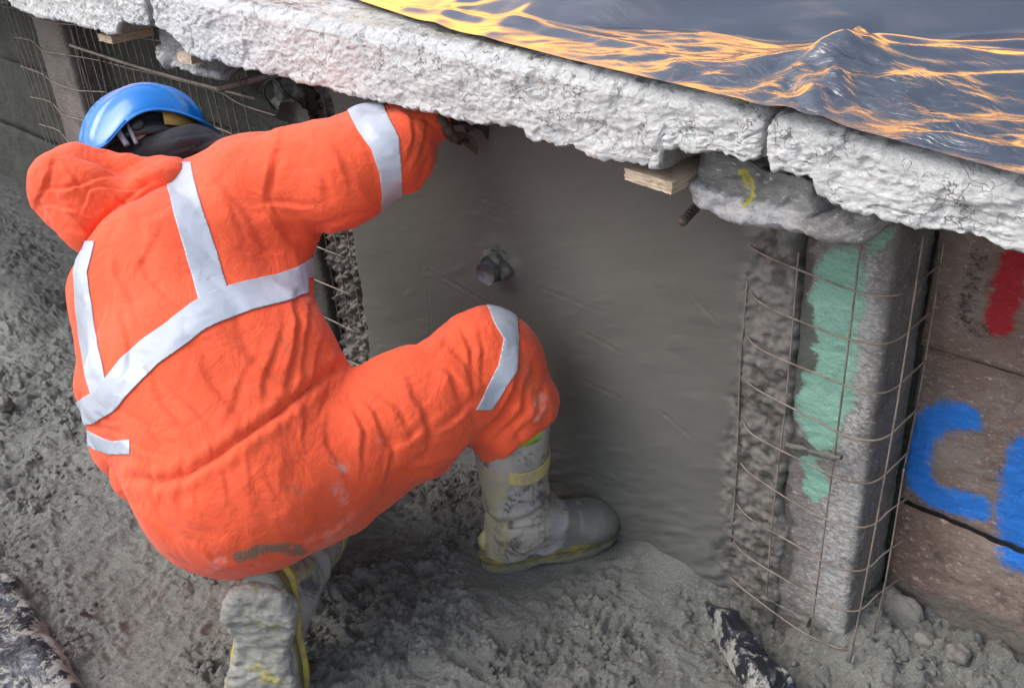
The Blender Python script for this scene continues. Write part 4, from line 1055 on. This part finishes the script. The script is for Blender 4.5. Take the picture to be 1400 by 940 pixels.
# neck gaiter
def hair(p):
    q = (p-HC.astype(np.float32))@HM.astype(np.float32)
    d = ell(q, (-.008, 0, .004), (.101, .084, .101))
    return np.maximum(np.maximum(d, q[..., 0]*.8-q[..., 2]*.6-.03), -q[..., 2]-.06-.0*q[..., 0])
RV, RQ = nets(hair, HC-.16, HC+.16, .006); RN = normals(RV, RQ)
if (RN*(RV-RV.mean(0))).sum() < 0: RQ = RQ[:, ::-1].copy(); RN = -RN
RV = RV+RN*(.003*noise(RV*[1, 1, .5], 90, 5))[:, None]
mesh('hair', cw(RV), RQ, mat_black, person)['label'] = 'short dark hair under the hard hat'
def gaiter(p):
    d = cone(p, camc(205, 213, 2.24), camc(268, 198, 2.22), rp(24, 2.24), rp(22, 2.22))
    d = smin(d, cone(p, camc(268, 198, 2.22), camc(310, 205, 2.20), rp(20, 2.22), rp(20, 2.2)), .02)
    d = smin(d, ell(p, camc(262, 205, 2.25), (rp(42, 2.25), rp(28, 2.25), .09), R2(-6)), .03)
    q = (p-HC.astype(np.float32))@HM.astype(np.float32)
    m = np.maximum(ell(q, (.022, 0, -.06), (.100, .088, .085)), (q[..., 2]+.022)-.12*q[..., 0])
    d = smin(d, m, .015)
    return d
GV, GQ = nets(gaiter, camc(120, 130, 2.2)*[1, 1, 0]+[0, 0, 2.06], camc(370, 280, 2.2)*[1, 1, 0]+[0, 0, 2.5], .005)
GV = smooth(GV, GQ, 2, .5); GN = normals(GV, GQ)
if (GN*(GV-GV.mean(0))).sum() < 0: GQ = GQ[:, ::-1].copy(); GN = -GN
X2 = PCX+F*GV[:, 0]/GV[:, 2]; Y2 = PCY+F*GV[:, 1]/GV[:, 2]; fr = np.ones(len(GV)); D = np.zeros(len(GV))
for pts, a, w in [([(200, 202), (250, 190), (290, 186)], 5, 4), ([(260, 210), (285, 198), (312, 192)], 5, 4), ([(225, 214), (262, 203), (300, 210)], 4, 4), ([(280, 180), (300, 192), (318, 200)], 4, 3)]: fold(pts, a*mm, w)
GV = GV+GN*(D+.002*noise(GV, 30, 3))[:, None]
mesh('neck_gaiter', cw(GV), GQ, mat_black, person)['label'] = 'black neck gaiter pulled over the face'

# hard hat -----------------------------------------------------------------
hat = thing('hard_hat', None, None); hat.parent = person; hat.location = Vector(tuple(cw(HC[None])[0]))-person.location
hat['label'] = 'glossy blue hard hat with short peak'
WH = B@HM                                            # head local -> world
def hw(L): return C0+B@HC + np.asarray(L)@WH.T
def hatpart(name, V, Fc, mat, attrs=None, sm=True):
    o = mesh(name, hw(V), Fc, mat, None, smooth=sm, attrs=attrs); o.parent = hat
    o.matrix_parent_inverse = Matrix.Translation(Vector(tuple(hw(np.zeros((1, 3)))[0]))).inverted(); return o
nt, nr = 144, 40
rows_ = []
for i in range(nt):
    th = 2*math.pi*i/nt; c, s = math.cos(th), math.sin(th)
    a = .132 if c > 0 else .140; bq = .112
    # height of the rim around the head: low at the back, arched over the ears, level at the peak
    side = abs(s)**2.2
    zr_ = -.034*sstep(.1, 1, -c)+.006*np.exp(-((math.degrees(math.acos(max(-1, min(1, c))))-72)/26)**2)-.010*sstep(.6, 1, c)
    zr_ = zr_-.042*np.exp(-((math.degrees(math.acos(max(-1, min(1, c))))-118)/24)**2)
    col = []
    for j in range(nr):
        t = j/(nr-1); ph = t*math.pi/2*1.0
        r = math.sin(ph)**.92; z = .112*math.cos(ph)**.95
        k = sstep(.75, 1, t); flare = 1+.035*k
        x = a*c*r*flare; y = bq*s*r*flare
        zz = z+zr_*t**2
        # raised central rib and two shallow channels
        rid = .006*sstep(.030, .026, abs(y))*sstep(.98, .80, t)+.003*sstep(.012, .008, abs(abs(y)-.070))*sstep(.97, .9, t)*sstep(.4, .5, t)+.003*sstep(.006, .0, abs(abs(y)-.052))*sstep(.9, .6, t)
        n = np.array([x/a/a, y/bq/bq, z/.0182+1e-6]); n /= np.linalg.norm(n)
        col.append(np.array([x, y, zz])+n*rid)
    e = col[-1].copy(); rad = np.array([c, s, 0])
    pk = sstep(.35, .95, c); out = .004+.026*pk
    for j in range(1, 6):
        t = j/5; col.append(e+rad*np.array([1, .6, 1])*out*t+np.array([0, 0, -.004*t-.016*pk*t*t]))
    rows_ += col
nv = nr+5
V0 = np.array(rows_)+[-.004, 0, .012]
Q0 = grid_faces(nt, nv, wrap=True)
n0 = normals(V0, Q0)
if (n0*V0).sum() < 0: Q0 = Q0[:, ::-1].copy()
shell = hatpart('shell', V0, Q0, mat_blue); solidify(shell, .0035, -1)
# inner harness ring, straps, clip
def ringband(z0, z1, a, b, th0, th1, n=60, tilt=0):
    V = []; 
    for i in range(n):
        th = th0+(th1-th0)*i/(n-1); c, s = math.cos(th), math.sin(th)
        for (z, o) in ((z0, 0), (z0, .003), (z1, .003), (z1, 0)): V.append(((a+o)*c, (b+o)*s, z+tilt*c))
    V = np.array(V); Fc = []
    for i in range(n-1):
        for k in range(4): Fc.append((i*4+k, i*4+(k+1) % 4, (i+1)*4+(k+1) % 4, (i+1)*4+k))
    return V, Fc
V, Fc = ringband(-.030, .000, .108, .094, 0, 2*math.pi); hatpart('harness', V, Fc, mat_blackp)
V, Fc = ringband(-.012, .026, .114, .101, math.radians(-62), math.radians(62)); hatpart('sweatband', V, Fc, mat_ylw)
for s in (-1, 1):
    pts = smoothpath([(-.050, s*.088, .004), (-.044, s*.095, -.02), (-.032, s*.095, -.050)]); V, Fc = tube(pts, .007, 8); hatpart('strap_clip', V, Fc, mat_greyp)
    pts = smoothpath([(-.024, s*.092, .008), (-.020, s*.097, -.016), (-.012, s*.095, -.050)]); V, Fc = tube(pts, .005, 8); hatpart('strap_clip', V, Fc, mat_greyp)
    pts = smoothpath([(-.06, s*.092, -.02), (-.03, s*.096, .010), (.02, s*.094, .026), (.06, s*.078, .022)]); V, Fc = tube(pts, .0045, 8); hatpart('cradle', V, Fc, mat_blackp)
    V, Fc = tube([(-.004, s*.092, -.004), (-.004, s*.104, -.004)], [.017, .015], 20); hatpart('ratchet_knob', V, Fc, mat_blackp)

# gloves -------------------------------------------------------------------
def glove_sdf(o, fx, up, sc, curl):
    # local frame: x towards the fingers, y across the palm (thumb side +), z away from the palm
    x = np.array(fx, float); x /= np.linalg.norm(x); z = np.array(up, float); z -= x*(z@x); z /= np.linalg.norm(z); yv = np.cross(z, x)
    M = np.stack([x, yv, z], 1)
    W_ = lambda a: (np.array(o)+M@(np.array(a)*sc))
    def f(p):
        q = ((p-np.array(o, np.float32))@M.astype(np.float32))/sc
        d = ell(q, (.045, 0, 0), (.055, .043, .018))
        d = smin(d, cone(q, (-.02, 0, 0), (.01, 0, 0), .026, .026), .02)     # cuff
        L = [(.040, -.034, .9), (.048, -.012, 1.0), (.045, .010, .97), (.038, .031, .86)]
        for i, (ln, yy, kf) in enumerate(L):
            a = np.array([.088-abs(yy)*.15, yy, 0]); c1 = curl*.6; c2 = curl*1.5; c3 = curl*2.2
            b = a+ln*np.array([math.cos(c1), 0, -math.sin(c1)]); c = b+.028*kf*np.array([math.cos(c2), 0, -math.sin(c2)]); e = c+.022*kf*np.array([math.cos(c3), 0, -math.sin(c3)])
            fg = smin(smin(cone(q, a, b, .0115, .0105), cone(q, b, c, .0105, .0098), .003), cone(q, c, e, .0098, .0085), .003)
            d = smin(d, fg, .006)
        a = np.array([.025, .036, -.004]); b = a+np.array([.026, .026, -.012]); c = b+np.array([.026, .006, -.016])
        d = smin(d, smin(cone(q, a, b, .0145, .0125), cone(q, b, c, .0125, .0105), .004), .010)
        return d*sc
    return f, W_
def make_glove(o, fx, up, label, curl=.5):
    f, W_ = glove_sdf(o, fx, up, 1.0, curl)
    o = np.array(o); V, Q = nets(f, o-.15, o+.17, .0042)
    V = smooth(V, Q, 1, .5); Nn = normals(V, Q)
    if (Nn*(V-V.mean(0))).sum() < 0: Q = Q[:, ::-1].copy()
    g = mesh('glove', V, Q, mat_glove, person); g['label'] = label; return W_
wr = at(584, 158, 2.06)
W_ = make_glove(wr, at(634, 158, 2.10)-wr, at(600, 60, 2.0)-wr, 'dark muddy glove gripping the trowel under the coping', .62)
# trowel held against the mortar under the coping
tp = at(628, 176, 2.05)
tr = thing('trowel', 'small dark muddy trowel held in the gloved hand under the coping', 'trowel', tuple(tp))
fx = at(652, 212, 2.10)-tp; fx /= np.linalg.norm(fx); nn_ = np.array([0, -1, .25]); nn_ -= fx*(nn_@fx); nn_ /= np.linalg.norm(nn_); yy_ = np.cross(nn_, fx)
def tw(L): return tp+np.asarray(L)@np.stack([fx, yy_, nn_], 1).T
V, Fc = tube(tw([(-.06, 0, .025), (-.03, 0, .026), (.0, 0, .024), (.012, 0, .02)]), [.011, .013, .012, .009], 12); mesh('handle', V, Fc, mat_rebar, tr)
V, Fc = tube(smoothpath(tw([(.0, 0, .024), (.02, 0, .022), (.028, 0, .006), (.038, 0, .0015)])), .004, 8); mesh('tang', V, Fc, mat_steel, tr)
bl = [(.010, -.018), (.030, -.024), (.055, -.017), (.078, 0), (.055, .017), (.030, .024), (.010, .018)]
V = tw([(a, b, 0) for a, b in bl]+[(a, b, -.0015) for a, b in bl]); n = len(bl)
mesh('blade', V, [tuple(range(n)), tuple(range(n, 2*n))[::-1]]+[(k, (k+1) % n, n+(k+1) % n, n+k) for k in range(n)], mat_steel, tr, smooth=False)
W2 = make_glove(cw(camc(262, 560, 2.42)[None])[0], B@np.array([.8, -.3, .5]), B@np.array([0, -1, .2]), 'left work glove hidden in front of the body', .7)

# boots ----------------------------------------------------------------------
def boot(o, xf, zu, label, seed, muddy=False, shaft_lean=(-.015, 0, .0), H=.40, grp='a'):
    """local frame: x heel->toe, z up the leg, origin under the ankle at sole level"""
    x = np.array(xf, float); x /= np.linalg.norm(x); z = np.array(zu, float); z -= x*(z@x); z /= np.linalg.norm(z); yv = np.cross(z, x)
    M = np.stack([x, yv, z], 1); o = np.array(o, float)
    Wb = lambda L: o+(1.10 if muddy else 1.0)*np.asarray(L)@M.T
    def f(p):
        top = np.array([shaft_lean[0], 0, H])
        d = cone(p, (-.010, 0, .12), (-.012+shaft_lean[0], 0, H+.02), .066, .086)
        d = smin(d, ell(p, (-.032, 0, .058), (.058, .047, .070)), .03)
        d = smin(d, cone(p, (0, 0, .098), (.125, .003, .064), .056, .049), .04)
        d = smin(d, ell(p, (.160, .004, .052), (.074, .058, .051)), .012)
        d = smin(d, ell(p, (.06, .0, .030), (.10, .046, .03)), .02)
        d = np.maximum(d, .022-p[..., 2]); d = np.maximum(d, (p[..., 2]-H)+.12*(p[..., 0]))
        return d
    V, Q = nets(f, (-.13, -.11, .0), (.26, .11, H+.05), .0042)
    V = smooth(V, Q, 2, .5); Nn = normals(V, Q)
    if (Nn*(V-V.mean(0))).sum() < 0: Q = Q[:, ::-1].copy(); Nn = -Nn
    z_ = V[:, 2]; x_ = V[:, 0]
    dd = .0022*noise(V, 14, seed)+.001*noise(V, 45, seed+1)
    dd += -.006*np.exp(-((z_-.165-.25*x_)/.010)**2)+.004*np.exp(-((z_-.187-.22*x_)/.010)**2)      # ankle creases
    dd += -.003*np.exp(-((z_-.135+.1*x_)/.006)**2)
    dd += .0025*sstep(.128, .134, x_)*(z_ < .11)                                                   # toe cap step
    pan = polydist(x_, z_, [(-.055, .06), (-.055, .14), (.0, .150), (.035, .135), (.03, .085), (-.02, .062), (-.055, .06)])
    dd += .0022*np.exp(-(pan/.004)**2)
    back = sstep(-.046, -.056, x_+.006*np.sin(z_*40)+.006*noise(V, 20, 3)-.1*(z_-.2)*(z_ > .2))
    dd += .003*back
    V2 = V+Nn*dd[:, None]
    scuff = sstep(.085, .10, x_+.012*noise(V, 30, 5)+.25*(.08-z_))*(z_ < .14)
    t = thing('boot', None, None); t.parent = person; t.location = Vector(tuple(o))-person.location; t['label'] = label
    inv = Matrix.Translation(Vector(tuple(o))).inverted()
    def part(name, V, Fc, mat, attrs=None, lab=None, sm=True):
        ob = mesh(name, Wb(V), Fc, mat, None, smooth=sm, attrs=attrs); ob.parent = t; ob.matrix_parent_inverse = inv
        if lab: ob['label'] = lab
        return ob
    part('upper', V2, Q, mat_boot, {'scuff': scuff, 'heel': back*(z_ < .30)})
    for nm, z0, hh in (('yellow_band', .262, .034),):
        zc = z_-(z0+.10*x_*x_/.01*.2-.10*x_)
        Vc, Fc = clip_patch(V, Q, Nn, [zc, hh-zc, x_+.038], .003); b_ = part(nm, np.array(Vc), Fc, mat_boot_band); solidify(b_, .003, -1)
    # liner rim
    Vc, Fc = ringband(H-.016, H+.010, .083, .083, 0, 2*math.pi, 48, -.010); part('liner', Vc+[-.018+shaft_lean[0], 0, 0], Fc, mat_lime)
    # heel tab
    V3, F3 = tube([(-.092, 0, .052), (-.094, 0, .078), (-.085, 0, .098)], [.010, .012, .006], 10); part('heel_tab', V3, F3, mat_boot_band)
    # sole: outline extruded, with welt, heel block, arch and lugs
    out = []
    for k in range(72):
        th = 2*math.pi*k/72; c, s = math.cos(th), math.sin(th)
        xx = .062+.168*c if c > 0 else .062+.157*c
        wdt = np.interp(xx, [-.10, -.06, -.02, .03, .09, .15, .20, .235], [.036, .043, .042, .039, .049, .056, .050, .030])
        out.append((xx-(.012 if muddy and xx < 0 else 0), (1.22 if muddy else 1.0)*wdt*np.sign(s)*abs(s)**.62+.004*sstep(0, .2, xx)))
    out = np.array(out); n = len(out); V4 = []
    zb = np.interp(out[:, 0], [-.10, -.03, -.022, .03, .07, .085, .17, .235], [-.010, -.010, -.010, .0, -.002, -.008, -.008, .004])
    lev = [(1.02, .036), (1.07, .034), (1.07, .026), (1.03, .023), (1.045, .010), (1.03, None), (.8, None), (.45, None), (.1, None)]
    cx_ = out.mean(0)
    for sc_, zz in lev:
        for k in range(n):
            p = cx_+(out[k]-cx_)*sc_ if sc_ >= 1 else np.array([out[k, 0]*.97+.002, out[k, 1]*sc_])
            V4.append((p[0], p[1], zb[k] if zz is None else zz))
    V4 = np.array(V4); F4 = []
    for j in range(len(lev)-1):
        for k in range(n): F4.append((j*n+k, j*n+(k+1) % n, (j+1)*n+(k+1) % n, (j+1)*n+k))
    F4.append(tuple(range(n))[::-1]); F4.append(tuple((len(lev)-1)*n+k for k in range(n)))
    V4 = V4+.0012*np.stack([noise(V4, 60, 1), noise(V4, 60, 2), noise(V4, 50, 3)], -1)
    part('sole', V4, F4, mat_sole, {'mud': (V4[:, 2] < .005)*.9+.25*(V4[:, 2] < .02)}, 'yellow rubber sole caked with mortar')
    if muddy:
        w_ = np.array([(cx_[0]+(o_[0]-cx_[0])*1.08, o_[1]*1.08, .032) for o_ in out]); w_ = np.vstack([w_, w_[:1]])
        V6, F6 = tube(w_, .008, 8); part('welt', V6, F6, mat_welt)
    if muddy:                                        # thick cake of mortar stuck under the sole
        def g(p):
            x_, y_ = p[..., 0], p[..., 1]*.90
            e1 = (np.sqrt(((x_+.032)/.064)**2+(y_/.060)**2)-1)*.060
            e2 = (np.sqrt(((x_-.140)/.098)**2+(y_/.062)**2)-1)*.062
            e3 = np.maximum(np.abs(y_)-.042, np.abs(x_-.04)-.08)
            d = smin(smin(e1, e3, .015), e2, .02)
            thick = .022+.012*(1-sstep(-.03, -.012, x_))+.006*sstep(.05, .09, x_)
            zz = np.maximum(p[..., 2]-.006, -p[..., 2]-thick)
            d = smin(d, d, .001); q2 = np.maximum(d+.012, 0)**2+np.maximum(zz+.012, 0)**2
            return np.sqrt(q2)+np.minimum(np.maximum(d, zz)+.012, 0)-.012
        V5, Q5 = nets(g, (-.14, -.095, -.06), (.25, .095, .05), .0036)
        V5 = smooth(V5, Q5, 3, .5); N5 = normals(V5, Q5)
        if (N5*(V5-V5.mean(0))).sum() < 0: Q5 = Q5[:, ::-1].copy(); N5 = -N5
        V5 = V5+N5*(.0045*fbm(V5, 26, 4, 5, .7)+.0025*(1-2*np.abs(fbm(V5*[1, .5, 1], 60, 2, 15))))[:, None]
        part('mud_cake', V5, Q5, mat_sole, {'mud': np.clip(.25+1.2*(V5[:, 2] < .004), 0, 1)}, 'rough grey mortar caked on the sole')
    return t
h_ = on_z(664, 768, .02); t_ = on_z(833, 728, .02); fx_ = (t_-h_); fx_[2] = 0; fx_ /= np.linalg.norm(fx_)
# origin so that the heel (-.10) sits at the heel pixel
rb_o = h_+fx_*.092; rb_o[2] = .012
boot(rb_o, fx_, np.array([.0, -.02, 1]), 'right boot planted flat, pale with dried cement and yellow band', 5, False, (.004, 0, 0), .385)
heel_w = at(352, 800, 1.84); toe_w = at(360, 990, 1.94)
fx2 = toe_w-heel_w; fx2 /= np.linalg.norm(fx2)
zu2 = B@np.array([.07, -.32, 1.0])
boot(heel_w+fx2*.10+(B@np.array([0, 0, 1.0]))*.03, fx2, zu2, 'left boot on its toes with muddy sole towards the viewer', 11, True, (-.02, 0, 0), .33)
